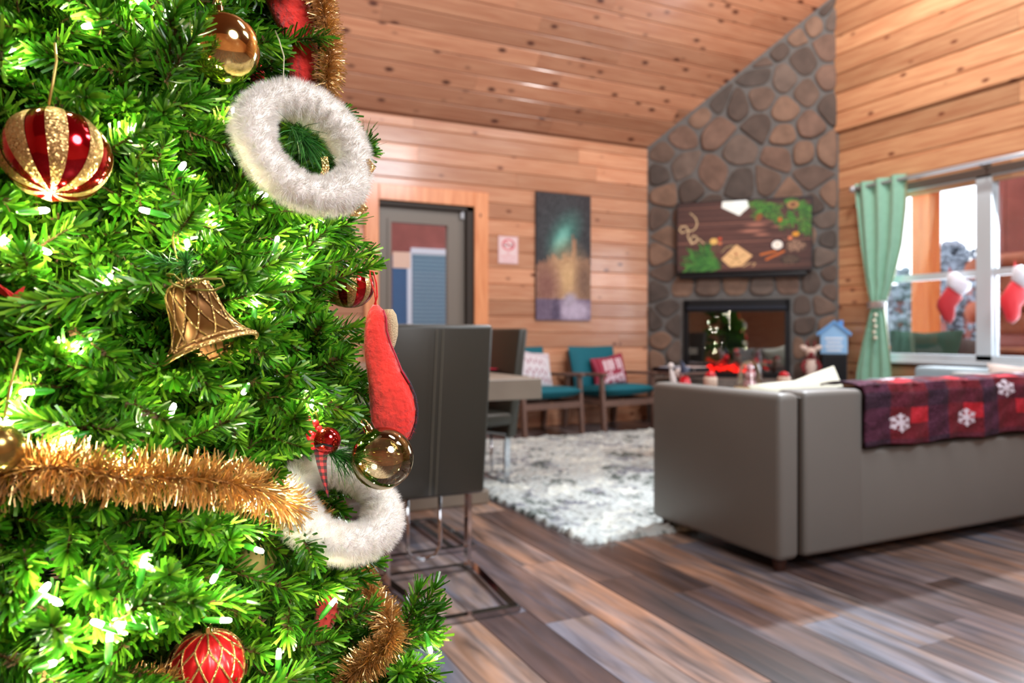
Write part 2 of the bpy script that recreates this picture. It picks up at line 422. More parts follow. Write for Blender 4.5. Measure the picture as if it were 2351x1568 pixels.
# floor
floor = struct(obj('floor', box((LX, FY, -.1), (RX+.1, BY+.1, -.012)), M_back))
PW = .19; rest = []
nx = int((RX-LX)/PW)+1
for i in range(nx):
    x0 = LX+i*PW; y = FY-random.uniform(0, 1.1)
    while y < BY:
        L = 1.22; a, b = max(y, FY), min(y+L, BY); y += L
        if b-a < .02: continue
        g = chamfer_board(Vector((x0, a, -.012)), Vector((0, 1, 0)), Vector((1, 0, 0)), Vector((0, 0, 1)), b-a-.0015, PW-.0015, .012, .0015)
        c = Vector((x0+PW/2, (a+b)/2, 0)); q = proj(c)
        near = q[2] > .8 and 700 < q[0] < 2700 and 900 < q[1] < 2200
        if near or (-1 < x0 < 5 and a > .8 and b < 5.5):
            o = obj('plank', g, M_floor, floor); k = random.choice([q for q in range(12) if q not in (prevc.get(i), prevc.get(i-1), prevc.get((i-1, 1)))]); prevc[(i, 1)] = prevc.get(i); prevc[i] = k; o.color = (*lin(FCOL[k]), 1)
        else: rest.append(g)
r = obj('distant_planks', merge(*rest), M_floor, floor); r['kind'] = 'stuff'; r.color = (*lin((110, 96, 92)), 1)
# trim round the door, skirting
cas = .15
dc = struct(obj('trim_1', merge(box((dL-cas*.9, BY-.035, 0), (dL, BY-.004, dT+cas), .006), box((dR, BY-.035, 0), (dR+cas, BY-.004, dT+cas), .006),
    box((dL, BY-.035, dT), (dR, BY-.004, dT+cas), .006)), M_casing))
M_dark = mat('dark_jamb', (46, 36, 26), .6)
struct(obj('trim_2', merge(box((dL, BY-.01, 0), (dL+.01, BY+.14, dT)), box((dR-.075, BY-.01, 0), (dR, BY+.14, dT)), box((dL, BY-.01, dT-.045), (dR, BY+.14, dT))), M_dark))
M_door = mat('taupe_door_paint', (126, 118, 108), .45)
gl, gr, gt = onY(901, 508, BY).x, onY(1031, 512, BY).x, onY(965, 512, BY).z
D0, D1, DY = dL+.012, dR-.077, BY+.05
door = struct(obj('door_1', merge(box((D0, DY, .02), (gl, DY+.045, dT-.05)), box((gr, DY, .02), (D1, DY+.045, dT-.05)), box((gl, DY, gt), (gr, DY+.045, dT-.05)),
    box((gl, DY, .02), (gr, DY+.045, .35))), M_door))
obj('glass_bead', merge(box((gl-.035, DY-.012, .33), (gl, DY, gt+.035)), box((gr, DY-.012, .33), (gr+.035, DY, gt+.035)), box((gl, DY-.012, gt), (gr, DY, gt+.035)), box((gl, DY-.012, .33), (gr, DY, .37))), M_door, door)
PANE, _ = pane_mat('window_pane', .02, fk=.2)
obj('glass', box((gl, DY+.02, .35), (gr, DY+.026, gt)), PANE, door)
M_steel = mat('brushed_steel', (180, 180, 182), .3, 1)
obj('door_handle', merge(lathe([(.027, 0), (.027, .012), (.012, .014), (.012, .05)], 14, (D1-.07, DY, 1.0), (0, -1, 0)), bar((D1-.07, DY-.05, 1.0), (D1-.19, DY-.05, 1.0), .018, .018)), M_steel, door)
obj('door_closer_bracket', box((D1-.05, DY-.03, dT-.12), (D1-.015, DY, dT-.05)), M_steel, door)
# window
M_wf = mat('white_vinyl_window_frame', (196, 204, 208), .4)
M_wd = mat('dark_window_head', (96, 84, 76), .5)
mz = onX(2150, 634, RX).z; pY0, pY1 = onX(2279, 600, RX).y, onX(2243, 600, RX).y
FX0, FX1 = RX-.015, RX+.09
win = struct(obj('window_1', merge(box((FX0, pY0, wZ0), (FX1, pY1, wZ1)), box((FX0, wY0, wZ0), (FX1, wY0+.05, wZ1)), box((FX0, wY1-.05, wZ0), (FX1, wY1, wZ1)),
    box((FX0, wY0, wZ0-.02), (FX1, wY1, wZ0+.045)), box((FX0, wY0, wZ1-.02), (FX1, wY1, wZ1+.02))), M_wf))
obj('window_head', box((RX-.03, wY0-.04, wZ1-.005), (RX+.01, wY1+.04, wZ1+.06)), M_wd, win)
for a, b in ((wY0+.05, pY0), (pY1, wY1-.05)):
    s = obj('sash', merge(box((RX+.0, a, mz-.03), (RX+.05, b, mz+.03)), box((RX+.03, a, wZ0+.04), (RX+.07, a+.012, wZ1-.02)), box((RX+.03, b-.012, wZ0+.04), (RX+.07, b, wZ1-.02))), M_wf, win)
    obj('pane', box((RX+.045, a, wZ0+.04), (RX+.05, b, mz)), PANE, s); obj('pane', box((RX+.055, a, mz), (RX+.06, b, wZ1-.02)), PANE, s)
obj('window_sill', box((RX-.06, wY0-.05, wZ0-.045), (RX+.05, wY1+.05, wZ0-.018), .004), M_wf, win)

# ================================================================== STONE CHIMNEY
A0 = Vector((X1, BY, 0)); AD = Vector((1, -1, 0)).normalized(); AN = Vector((-1, -1, 0)).normalized(); AW = (X2-X1)*math.sqrt(2)
def onF(px, py, off=0):
    r = ray(px, py); o = Vector((0, 0, EYE)); c = A0+AN*off; t = (c-o).dot(AN)/r.dot(AN); q = o+r*t; return (q-A0).dot(AD), q.z
def F3(a, z, off=0): return A0+AD*a+AN*off+UP*z
def rooft(a): return EZ+SL*a/math.sqrt(2)
fa0, fz1 = onF(1572, 690); fa1, _ = onF(1812, 690); fz0 = .5
chim = thing('stone_chimney', 'tall corner chimney breast of brown and grey fieldstone', 'chimney', tuple(F3(AW/2, 0)))
back = [F3(a, z, -.004) for a, z in ((0, 0), (fa0, 0), (fa0, rooft(fa0)), (0, rooft(0)))]
def slab(pts): return prism([F3(a, z, -.12) for a, z in pts], AN, .12)
obj('mortar_bed', merge(slab([(0, 0), (fa0, 0), (fa0, rooft(fa0)+.03), (0, EZ+.03)]), slab([(fa1, 0), (AW, 0), (AW, rooft(AW)+.03), (fa1, rooft(fa1)+.03)]),
    slab([(fa0, fz1), (fa1, fz1), (fa1, rooft(fa1)+.03), (fa0, rooft(fa0)+.03)]), slab([(fa0, 0), (fa1, 0), (fa1, fz0), (fa0, fz0)])), M_mortar, chim)
seeds_px = [(1864, 50), (1845, 146), (1906, 112), (1780, 108), (1852, 211), (1740, 172), (1695, 245), (1745, 226), (1608, 262), (1646, 232), (1856, 290), (1912, 245), (1741, 291), (1803, 255), (1699, 340), (1527, 352),
    (1560, 318), (1650, 300), (1791, 362), (1845, 352), (1900, 345), (1860, 406), (1634, 402), (1764, 418), (1705, 425), (1565, 380), (1512, 402), (1590, 440), (1810, 445), (1524, 450), (1510, 500), (1535, 540), (1512, 585), (1530, 630),
    (1900, 455), (1895, 505), (1905, 550), (1890, 590), (1908, 630), (1880, 470), (1512, 668), (1565, 655), (1625, 658), (1690, 652), (1750, 660), (1810, 652), (1865, 650), (1908, 668), (1528, 712), (1502, 735), (1552, 745), (1520, 785), (1550, 810),
    (1505, 825), (1545, 865), (1515, 880), (1845, 705), (1885, 700), (1850, 745), (1900, 750), (1870, 790), (1835, 800), (1905, 810), (1850, 850), (1890, 860), (1620, 480), (1680, 500), (1740, 490), (1800, 500), (1600, 560), (1660, 570), (1720, 580), (1790, 560), (1850, 540), (1840, 590), (1570, 510), (1585, 600), (1740, 140), (1805, 180), (1900, 180), (1800, 310), (1890, 20), (1820, 75), (1920, 40)]
sd = [onF(x, y) for x, y in seeds_px]
for i in range(34): sd.append((random.uniform(.05, AW-.05), random.uniform(0.0, onF(1700, 890)[1])))
def clip(poly, p, n):
    out = []; k = len(poly)
    for i in range(k):
        a, b = poly[i], poly[(i+1) % k]; da = (a[0]-p[0])*n[0]+(a[1]-p[1])*n[1]; db = (b[0]-p[0])*n[0]+(b[1]-p[1])*n[1]
        if da <= 0: out.append(a)
        if da*db < 0: t = da/(da-db); out.append((a[0]+(b[0]-a[0])*t, a[1]+(b[1]-a[1])*t))
    return out
def stone_mat(i, c): return mat('fieldstone_%d' % i, c, .8, noise=.3, nscale=7, bump=.8, bscale=14)
M_st = [stone_mat(i, c) for i, c in enumerate([(120, 94, 80), (100, 82, 72), (84, 74, 68), (132, 104, 86), (108, 88, 76), (88, 74, 66), (112, 96, 86)])]
for i, s in enumerate(sd):
    if fa0-.02 < s[0] < fa1+.02 and fz0 < s[1] < fz1+.01: continue
    poly = [(0.015, 0), (AW-.015, 0), (AW-.015, rooft(AW)-.01), (.015, EZ-.005)]
    for j, q in enumerate(sd):
        if j == i: continue
        dx, dz = q[0]-s[0], q[1]-s[1]
        if dx*dx+dz*dz > 1.2: continue
        poly = clip(poly, ((s[0]+q[0])/2, (s[1]+q[1])/2), (dx, dz))
        if len(poly) < 3: break
    if len(poly) < 3: continue
    if any(fa0-.03 < a < fa1+.03 and fz0-.02 < z < fz1+.03 for a, z in poly) or (s[1] < fz1 and s[1] > fz0):
        if s[1] > fz1: poly = clip(poly, (0, fz1+.03), (0, -1))
        elif s[0] <= fa0: poly = clip(poly, (fa0-.03, 0), (1, 0))
        elif s[0] >= fa1: poly = clip(poly, (fa1+.03, 0), (-1, 0))
        elif s[1] < fz0: poly = clip(poly, (0, fz0-.03), (0, 1))
    if len(poly) < 3: continue
    # drop slivers, shrink for the joint, round the corners
    ca, cz = sum(p[0] for p in poly)/len(poly), sum(p[1] for p in poly)/len(poly)
    pp = []
    for p in poly:
        d = math.hypot(p[0]-ca, p[1]-cz); k = max(0, 1-.018/max(d, .02)); pp.append((ca+(p[0]-ca)*k, cz+(p[1]-cz)*k))
    for _ in range(2):
        q = []
        for k in range(len(pp)):
            a, b = pp[k], pp[(k+1) % len(pp)]
            if math.hypot(a[0]-b[0], a[1]-b[1]) < .02: q.append(((a[0]+b[0])/2, (a[1]+b[1])/2)); continue
            q += [(a[0]*.78+b[0]*.22, a[1]*.78+b[1]*.22), (a[0]*.22+b[0]*.78, a[1]*.22+b[1]*.78)]
        pp = q
    if len(pp) < 3: continue
    obj('stone', prism([F3(a, z, 0) for a, z in pp], AN, random.uniform(.012, .035), .014), random.choice(M_st), chim)
hearth_top = .5
obj('hearth_slab', merge(prism([F3(.1, .42, 0), F3(AW-.1, .42, 0), F3(AW-.1, hearth_top, 0), F3(.1, hearth_top, 0)], AN, .42, .01)), mat('hearth_stone', (120, 110, 102), .8, noise=.2), chim)
obj('hearth_base', prism([F3(.15, 0, 0), F3(AW-.15, 0, 0), F3(AW-.15, .42, 0), F3(.15, .42, 0)], AN, .36), M_mortar, chim)

# fireplace insert
M_black = mat('black_iron', (18, 20, 24), .35, .3)
fp = thing('fireplace_insert', 'black framed gas fireplace with glowing red embers, set in the stone chimney', 'fireplace', tuple(F3((fa0+fa1)/2, fz0, 0)))
def fbx(a0, a1, z0, z1, o0, o1): return obox(F3((a0+a1)/2, (z0+z1)/2, (o0+o1)/2), AD*(a1-a0)/2, AN*(o1-o0)/2, UP*(z1-z0)/2)
obj('firebox', merge(fbx(fa0, fa0+.02, fz0, fz1, -.42, .0), fbx(fa1-.02, fa1, fz0, fz1, -.42, .0), fbx(fa0, fa1, fz1-.02, fz1, -.42, 0), fbx(fa0, fa1, fz0, fz0+.02, -.42, 0), fbx(fa0, fa1, fz0, fz1, -.45, -.42)), mat('soot_black', (24, 20, 18), .9), fp)
obj('frame', merge(fbx(fa0-.01, fa0+.045, fz0, fz1, -.01, .03), fbx(fa1-.045, fa1+.01, fz0, fz1, -.01, .03), fbx(fa0, fa1, fz1-.13, fz1, -.01, .03), fbx(fa0, fa1, fz0, fz0+.06, -.01, .03)), M_black, fp)
obj('hood', prism([F3(fa0+.03, fz1-.1, .03), F3(fa1-.03, fz1-.1, .03), F3(fa1-.03, fz1-.07, .03), F3(fa0+.03, fz1-.07, .03)], AN, .03), mat('hood_grey', (40, 46, 58), .4, .4), fp)
FGL, _ = pane_mat('fire_glass', .18, (.9, .92, .95), 0, False)
obj('glass', fbx(fa0+.045, fa1-.045, fz0+.06, fz1-.13, .0, .006), FGL, fp)
M_log = mat('charred_log', (52, 30, 24), .9, noise=.5, bump=.8)
M_ember = mat('glowing_embers', (160, 10, 8), .7, emis=(255, 22, 12), estr=2.6, noise=.4, nscale=30)
M_ember2 = mat('dull_embers', (110, 12, 10), .8, emis=(200, 20, 14), estr=.5)
ac = (fa0+fa1)/2
for (a, z, b, z2, o, r) in ((-.36, .12, .3, .16, -.22, .055), (-.25, .2, .1, .3, -.26, .045), (.0, .3, .3, .14, -.18, .04)):
    obj('log', tube([F3(ac+a, fz0+z, o), F3(ac+(a+b)/2, fz0+(z+z2)/2+.01, o-.02), F3(ac+b, fz0+z2, o-.05)], r, 10), M_log, fp, True)
e1 = []; e2 = []
for i in range(46):
    a = random.uniform(-.3, .16) if i < 26 else random.uniform(-.3, .36); z = fz0+.06+(random.uniform(0, .07) if i < 26 else random.uniform(.05, .26)*(1-abs(a)*1.6))
    (e1 if i < 26 else e2).append(ball(F3(ac+a, max(z, fz0+.05), random.uniform(-.16, -.08)), random.uniform(.02, .036), 7, 5, sq=.7))
obj('ember_bed', merge(*e1), M_ember, fp); obj('embers', merge(*e2), M_ember2, fp)
# television
toff = .09; ta0, tz0 = onF(1553, 629, toff); ta1, _ = onF(1866, 629, toff); _, tz1 = onF(1700, 458, toff)
tv = thing('television', 'flat television on stone chimney showing a festive still life', 'television', tuple(F3((ta0+ta1)/2, tz0, toff)))
def tbx(a0, a1, z0, z1, o0, o1, bev=0): return obox(F3((a0+a1)/2, (z0+z1)/2, (o0+o1)/2), AD*(a1-a0)/2, AN*(o1-o0)/2, UP*(z1-z0)/2, bev)
obj('bezel', tbx(ta0, ta1, tz0, tz1, toff-.045, toff, .004), M_black, tv)
obj('wall_bracket', tbx((ta0+ta1)/2-.2, (ta0+ta1)/2+.2, (tz0+tz1)/2-.12, (tz0+tz1)/2+.12, -.01, toff-.045), M_black, tv)
W, H = 300, 170; A = cnv(W, H, (84, 48, 40)); yy, xx = np.mgrid[0:H, 0:W]
gr_ = np.cumsum(RNG.normal(0, 1, (H, W)), axis=1); gr_ = (gr_-gr_.mean(1, keepdims=True))/12; A += np.clip(gr_, -1, 1)[..., None]*np.array((22, 14, 12))
A += RNG.normal(0, 7, (H, 1, 1))
for y in (12, 52, 98, 158): A[y:y+2] = (150, 92, 74); A[y-1:y] = (40, 20, 16)
for (x, y, a, b) in ((180, 60, 22, 4), (170, 74, 26, 4), (236, 66, 20, 3), (192, 84, 16, 3)): c_ell(A, x, y, a, b, (168, 104, 84), 0, .5)
A *= (1-.35*(((xx-150)/150)**2+((yy-85)/85)**2)**1.5/2.8)[..., None]
def fir(x0, y0, x1, y1, w=16, n=26, c0=(22, 64, 20), c1=(92, 150, 44), wd=1.5):
    L = math.hypot(x1-x0, y1-y0); tx, ty = (x1-x0)/L, (y1-y0)/L
    for i in range(n):
        t = i/n; bx, by = x0+(x1-x0)*t, y0+(y1-y0)*t
        for s in (1, -1):
            a = math.atan2(ty, tx)+s*random.uniform(.5, .9); l = w*random.uniform(.7, 1.1); k = random.random()
            c_line(A, [(bx, by), (bx+math.cos(a)*l, by+math.sin(a)*l)], wd, tuple(c0[q]*(1-k)+c1[q]*k for q in range(3)))
c_line(A, [(30, 24), (42, 36), (46, 50), (42, 62), (34, 68), (24, 66), (10, 72), (4, 64), (8, 56), (20, 56), (26, 68), (24, 80), (28, 92), (36, 98), (46, 92), (44, 82), (36, 80), (30, 90), (32, 100), (42, 96), (50, 88), (62, 100)], 2.6, (208, 170, 128))
c_poly(A, [(104, 0), (160, 0), (166, 14), (142, 36), (102, 14)], (252, 244, 232)); c_poly(A, [(130, 0), (158, 0), (160, 12), (130, 12)], (255, 252, 248))
for a in ((160, 4, 250, 60, 18), (170, 6, 230, 24, 16), (190, 10, 244, 70, 16), (240, 4, 292, 30, 20), (282, 6, 280, 84, 15), (292, 20, 292, 88, 12), (218, 10, 178, 40, 13), (250, 30, 262, 58, 14)): fir(*a)
for a in ((96, 160, 28, 128, 24), (90, 158, 20, 160, 24), (100, 164, 50, 116, 22), (70, 140, 72, 104, 12), (96, 162, 40, 150, 26), (84, 128, 72, 108, 12)): fir(*a, n=34, c0=(20, 60, 24), c1=(80, 140, 50))
c_ell(A, 260, 16, 13, 9, (172, 116, 72)); c_ell(A, 260, 16, 6, 4, (96, 54, 32))
c_ell(A, 186, 42, 7, 10, (138, 74, 34), .5); c_ell(A, 232, 50, 5, 6, (190, 92, 36))
c_ell(A, 84, 96, 9, 8, (226, 172, 92)); c_ell(A, 98, 90, 5, 4, (196, 70, 34)); c_ell(A, 98, 101, 5, 4, (206, 110, 70)); c_ell(A, 88, 114, 12, 10, (74, 46, 36))
for k in range(6): c_line(A, [(78+k*4, 106), (80+k*3.4, 122)], 1, (130, 90, 66))
c_line(A, [(102, 124), (112, 112), (124, 108), (132, 110)], 2, (170, 142, 96))
c_poly(A, [(136, 106), (172, 134), (148, 158), (122, 160), (102, 140)], (226, 172, 118)); c_line(A, [(116, 130), (134, 140), (156, 130)], 1.6, (150, 116, 66)); c_line(A, [(118, 158), (136, 138), (132, 122)], 1.6, (150, 116, 66)); c_line(A, [(136, 138), (146, 154)], 1.6, (150, 116, 66)); c_ell(A, 135, 129, 3, 2.5, (150, 30, 30))
c_line(A, [(150, 160), (166, 152), (178, 152), (172, 160)], 2, (214, 166, 116))
c_ell(A, 226, 110, 16, 15, (52, 10, 18)); c_ell(A, 226, 110, 12, 10.5, (246, 228, 214)); c_ell(A, 226, 109, 2, 3, (206, 160, 120))
c_line(A, [(190, 132), (222, 125)], 5, (196, 98, 36)); c_line(A, [(202, 144), (240, 126)], 5.4, (190, 92, 34))
for (x, y, rx, ry, k) in ((266, 114, 24, 15, 1), (254, 146, 22, 12, .5)):
    c_ell(A, x, y, rx, ry, (70*k+16, 48*k+10, 38*k+8))
    for q in range(16): c_ell(A, x+rx*.8*math.cos(q*2.4)*math.sqrt(q/16), y+ry*.8*math.sin(q*2.4)*math.sqrt(q/16), 4, 2.2, (140*k+20, 104*k+14, 84*k+10), q)
c_ell(A, 266, 86, 8, 6, (216, 140, 40)); c_ell(A, 254, 95, 5, 4.5, (220, 120, 76))
b_ = .012
painted('screen', A, lambda u, v: F3(ta0+b_+(ta1-ta0-2*b_)*u, tz1-b_-(tz1-tz0-2*b_-.004)*v, toff+.002), paint_mat('lit_screen', emit=.82), tv)
obj('sound_bar', tbx(ta0+.03, ta1-.06, tz0-.055, tz0-.01, .02, toff+.02, .01), M_black, tv)
# ================================================================== OUTSIDE
M_cedar = wood('orange_cedar', 2, (226, 120, 62), (240, 150, 84), (130, 60, 30), rough=.6, coat=0, ksize=.05)
M_redwood = mat('red_stained_logs', (150, 84, 76), .7, noise=.2, nscale=5)
M_logs = mat('brown_logs', (178, 110, 80), .7, noise=.25, nscale=5)
M_deck = mat('deck_boards', (110, 92, 84), .8)
M_grn = mat('hazy_hills', (108, 116, 122), .95); M_tr = mat('hazed_leafage', (116, 124, 136), .95)  # distance haze is mixed into the leafage colour
struct(obj('ground', box((-12, BY+.3, -1.2), (60, 60, -.9)), mat('winter_lawn', (96, 100, 84), .95)))
struct(obj('terrace', merge(box((RX+.2, -4, -.15), (RX+3.2, BY+2.6, -.03)), box((LX, BY+.2, -.15), (RX+.2, BY+2.6, -.03))), M_deck))
PXX = RX+2.3
p0, p1 = onX(2092, 600, PXX), onX(2134, 600, PXX)
post = thing('porch_post', 'square orange cedar post on the porch outside the window', 'post', (PXX, (p0.y+p1.y)/2, -.03))
obj('shaft', box((PXX, p1.y, -.03), (PXX+.22, p0.y, 4.2), .01), M_cedar, post)
obj('porch_beam', box((PXX-.02, -3, onX(2086, 425, PXX).z+.05), (PXX+.2, BY+2.5, onX(2086, 425, PXX).z+.35)), M_cedar); tag(bpy.data.objects['porch_beam'], 'orange cedar beam running over the porch post', 'beam')
rail = thing('porch_railing', 'low orange wooden railing along the porch edge', 'railing', (PXX+.05, 4, -.03))
rz = onX(2120, 800, PXX).z
rz = .82
obj('top_rail', box((PXX+.03, -2, rz-.05), (PXX+.17, 9, rz), .008), M_logs, rail)
for k in range(2): obj('rail', box((PXX+.08, -2, rz-.3-.25*k), (PXX+.13, 9, rz-.24-.25*k)), M_logs, rail)
# neighbouring cabin wall of stacked logs with crossing ends, seen through the right sash
q = onX(2262, 600, 9.6)
cab = thing('log_cabin', 'red brown log cabin wall beyond the porch, right pane of window', 'building', (9.6, q.y, -.9))
for i in range(11):
    z = -.9+.13+i*.27
    obj('log', tube([(9.75, q.y+(.12 if i % 2 else -.05), z), (9.75, -3.5, z)], .15, 10), M_logs if i > 7 or i % 3 else M_redwood, cab, True)
    if i % 2: obj('log_end', tube([(9.35, q.y-.02, z+.135), (10.6, q.y-.02, z+.135)], .14, 10), M_logs, cab, True)
obj('board_siding', merge(*[box((9.62, q.y-.25*(k+1)+.01, 1.9), (9.66, q.y-.25*k, 5.2)) for k in range(22)]), M_redwood, cab)
# hills and trees
def blob(c, r, sq, n=26, m=12, amp=.2, seed=1):
    rs = random.Random(seed); ph = [(rs.uniform(0, 6), rs.randint(2, 6), rs.randint(2, 6)) for _ in range(5)]
    return ball(c, r, n, m, sq=sq, fn=lambda w, t: 1+amp*sum(math.sin(a*w+b*t*5+p) for p, a, b in ph)/5)
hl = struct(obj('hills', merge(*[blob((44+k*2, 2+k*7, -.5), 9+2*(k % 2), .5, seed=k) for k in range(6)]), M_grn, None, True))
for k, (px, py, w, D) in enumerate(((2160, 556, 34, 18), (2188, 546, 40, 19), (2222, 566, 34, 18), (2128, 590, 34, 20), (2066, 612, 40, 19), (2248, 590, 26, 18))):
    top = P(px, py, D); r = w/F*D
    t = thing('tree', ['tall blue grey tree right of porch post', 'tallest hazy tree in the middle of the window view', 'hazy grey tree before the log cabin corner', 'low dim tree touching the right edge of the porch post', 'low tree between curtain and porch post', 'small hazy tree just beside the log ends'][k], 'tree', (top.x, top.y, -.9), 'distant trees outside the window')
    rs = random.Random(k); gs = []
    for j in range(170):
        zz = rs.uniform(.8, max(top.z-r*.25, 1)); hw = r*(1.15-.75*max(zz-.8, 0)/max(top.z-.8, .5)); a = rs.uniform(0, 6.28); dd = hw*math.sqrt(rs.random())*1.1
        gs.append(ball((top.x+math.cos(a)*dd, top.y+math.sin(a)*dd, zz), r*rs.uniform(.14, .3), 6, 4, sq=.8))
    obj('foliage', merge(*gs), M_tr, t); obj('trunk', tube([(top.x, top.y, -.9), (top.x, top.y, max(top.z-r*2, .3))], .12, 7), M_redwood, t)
# green lounge chair outside
gc = onX(2110, 790, RX+.9)
c_ = thing('patio_chair', 'dark green patio chair just outside the window', 'chair', (gc.x, gc.y, -.03))
M_gf = mat('dark_green_canvas', (38, 74, 54), .8); M_bk = mat('black_steel_tube', (20, 26, 34), .4, .6)
cy = gc.y
obj('backrest', cushion((gc.x+.05, cy, .72), Vector((0, .42, 0)), Vector((.05, 0, .3)), Vector((.05, 0, 0))), M_gf, c_, True)
obj('seat', box((gc.x+.08, cy-.38, .36), (gc.x+.62, cy+.38, .42), .02), M_gf, c_)
obj('frame', merge(tube([(gc.x+.6, cy-.4, 0), (gc.x+.6, cy-.4, .58), (gc.x-.02, cy-.42, .62), (gc.x, cy-.42, 0)], .016, 6), tube([(gc.x+.6, cy+.4, 0), (gc.x+.6, cy+.4, .58), (gc.x-.02, cy+.42, .62), (gc.x, cy+.42, 0)], .016, 6)), M_bk, c_, True)
c2 = onX(2225, 800, RX+1.0)
c_ = thing('patio_chair', 'brown wicker patio chair outside, left of the white window post', 'chair', (c2.x, c2.y, -.03))
M_wk = mat('brown_wicker', (88, 66, 58), .8, noise=.4, nscale=60)
obj('backrest', cushion((c2.x+.05, c2.y, .68), Vector((0, .24, 0)), Vector((.06, 0, .26)), Vector((.04, 0, 0))), M_wk, c_, True)
obj('seat', box((c2.x+.08, c2.y-.26, .34), (c2.x+.6, c2.y+.26, .42), .03), M_wk, c_)
for sx in (.1, .55):
    for sy in (-.24, .24): obj('leg', tube([(c2.x+sx, c2.y+sy, -.03), (c2.x+sx, c2.y+sy, .36)], .02, 6), M_wk, c_)
# behind the door: porch wall, window with blinds
pw = BY+2.4
struct(obj('porch_wall', box((-3, pw, -.1), (5.5, pw+.1, 3.6)), M_redwood))
o0, o1 = onY(901, 577, pw-.03), onY(1036, 740, pw-.03)
bw = thing('blinded_window', 'porch window with pale blue blinds seen through the door glass', 'window', (o0.x, pw, o1.z-.3))
M_sl = mat('pale_blue_slats', (150, 186, 206), .5); M_sky = mat('dim_blue_glass', (70, 110, 150), .2)
obj('window_frame', merge(box((o0.x+.25, pw-.05, o0.z-.02), (o1.x, pw-.01, o0.z+.06)), box((o0.x+.2, pw-.04, .7), (o0.x+.26, pw-.01, o0.z)), box((o1.x-.02, pw-.04, .7), (o1.x+.04, pw-.01, o0.z))), mat('white_trim', (226, 230, 240), .5), bw)
obj('glass', box((o0.x, pw-.02, .7), (o1.x, pw-.012, o0.z-.04)), M_sky, bw)
for k in range(22): obj('slat', box((o0.x+.27, pw-.045, o0.z-.06-k*.052), (o1.x-.02, pw-.028, o0.z-.03-k*.052)), M_sl, bw)
s0, s1 = onY(903, 577, BY+.03), onY(943, 616, BY+.03)
tag(obj('door_notice', box((s0.x, BY+.045, s1.z), (s1.x, BY+.048, s0.z)), mat('cream_notice', (222, 190, 172), .6)), 'small cream notice stuck on the door glass', 'notice')

# ================================================================== WALL THINGS
cx0, cx1 = onY(1231, 600, BY-.03), onY(1356, 600, BY-.03); cz1, cz0 = onY(1294, 445, BY-.03).z, onY(1294, 735, BY-.03).z
A = cnv(80, 180, (52, 48, 52)); yy, xx = np.mgrid[0:180, 0:80]
c_ell(A, 36, 60, 34, 50, (58, 66, 70), .1, .6); c_ell(A, 40, 58, 16, 30, (70, 122, 112), .5, .6); c_ell(A, 36, 64, 8, 16, (120, 190, 176), .5, .6)
nz = RNG.normal(0, 1, (180, 80, 1)); nz = (nz+np.roll(nz, 1, 0)+np.roll(nz, 1, 1)+np.roll(nz, 2, 0))/2
for x in range(0, 80, 2):
    h = 92+abs(x-46)*.28-random.uniform(0, 12)-(24 if 50 < x < 58 else 0); A[int(h):150, x:x+2] = (156, 116, 92)
c_ell(A, 46, 118, 22, 34, (214, 176, 128), 0, .8); c_ell(A, 14, 132, 16, 26, (140, 96, 84), 0, .6); c_ell(A, 70, 124, 12, 30, (128, 98, 80), 0, .6)
A[150:] = (112, 96, 118); c_ell(A, 54, 166, 26, 15, (190, 176, 198), 0, .4); c_ell(A, 28, 168, 6, 16, (84, 72, 96), 0, .5); c_ell(A, 48, 150, 10, 8, (178, 166, 184), -.6, .5)
A += nz*9
cv = thing('canvas_print', 'tall canvas print of misty autumn trees hung on the pine wall', 'picture', (cx0.x, BY, cz0))
obj('stretcher', box((cx0.x, BY-.03, cz0), (cx1.x, BY-.004, cz1)), mat('canvas_side', (60, 52, 54), .8), cv)
painted('print', A, lambda u, v: Vector((cx0.x+(cx1.x-cx0.x)*u, BY-.032, cz1-(cz1-cz0)*v)), paint_mat('canvas_paint', .7), cv)
a, b = onY(1145, 541, BY-.02), onY(1190, 606, BY-.02)
A = cnv(60, 92, (240, 214, 214))
A[2:4, 3:57] = A[88:90, 3:57] = (226, 170, 176); A[3:89, 2:4] = A[3:89, 56:58] = (226, 170, 176)
c_ell(A, 30, 28, 20, 20, (222, 84, 98)); c_ell(A, 30, 28, 15, 15, (240, 214, 214)); c_line(A, [(14, 30), (44, 30)], 4, (90, 80, 86)); c_line(A, [(40, 24), (46, 18)], 2, (120, 110, 116)); c_line(A, [(18, 16), (43, 41)], 4, (222, 84, 98))
def put_text(A, rows):
    pass
FONT = {'N': '10001 11001 10101 10011 10001', 'O': '01110 10001 10001 10001 01110', 'S': '01111 10000 01110 00001 11110', 'M': '10001 11011 10101 10001 10001', 'K': '10010 10100 11000 10100 10010', 'I': '01110 00100 00100 00100 01110', 'G': '01111 10000 10011 10001 01110', 'H': '10001 10001 11111 10001 10001'}
def word(A, s, x, y, k, rgb):
    for ch in s:
        if ch in FONT:
            for j, row in enumerate(FONT[ch].split()):
                for i, c in enumerate(row):
                    if c == '1': A[y+j*k:y+(j+1)*k, x+i*k:x+(i+1)*k] = rgb
        x += 6*k
word(A, 'NO', 24, 56, 1, (214, 74, 90)); word(A, 'SMOKING', 9, 66, 1, (214, 74, 90)); A[78:80, 10:50] = (226, 150, 160); A[83:84, 14:46] = (226, 150, 160)
sg = thing('no_smoking_sign', 'small white and red no smoking sign beside the door', 'sign', (a.x, BY, b.z))
obj('plate', box((a.x, BY-.012, b.z), (b.x, BY-.004, a.z)), mat('sign_white', (236, 214, 214), .5), sg)
painted('print', A, lambda u, v: Vector((a.x+(b.x-a.x)*u, BY-.0135, a.z-(a.z-b.z)*v)), paint_mat('sign_paint', .5), sg)
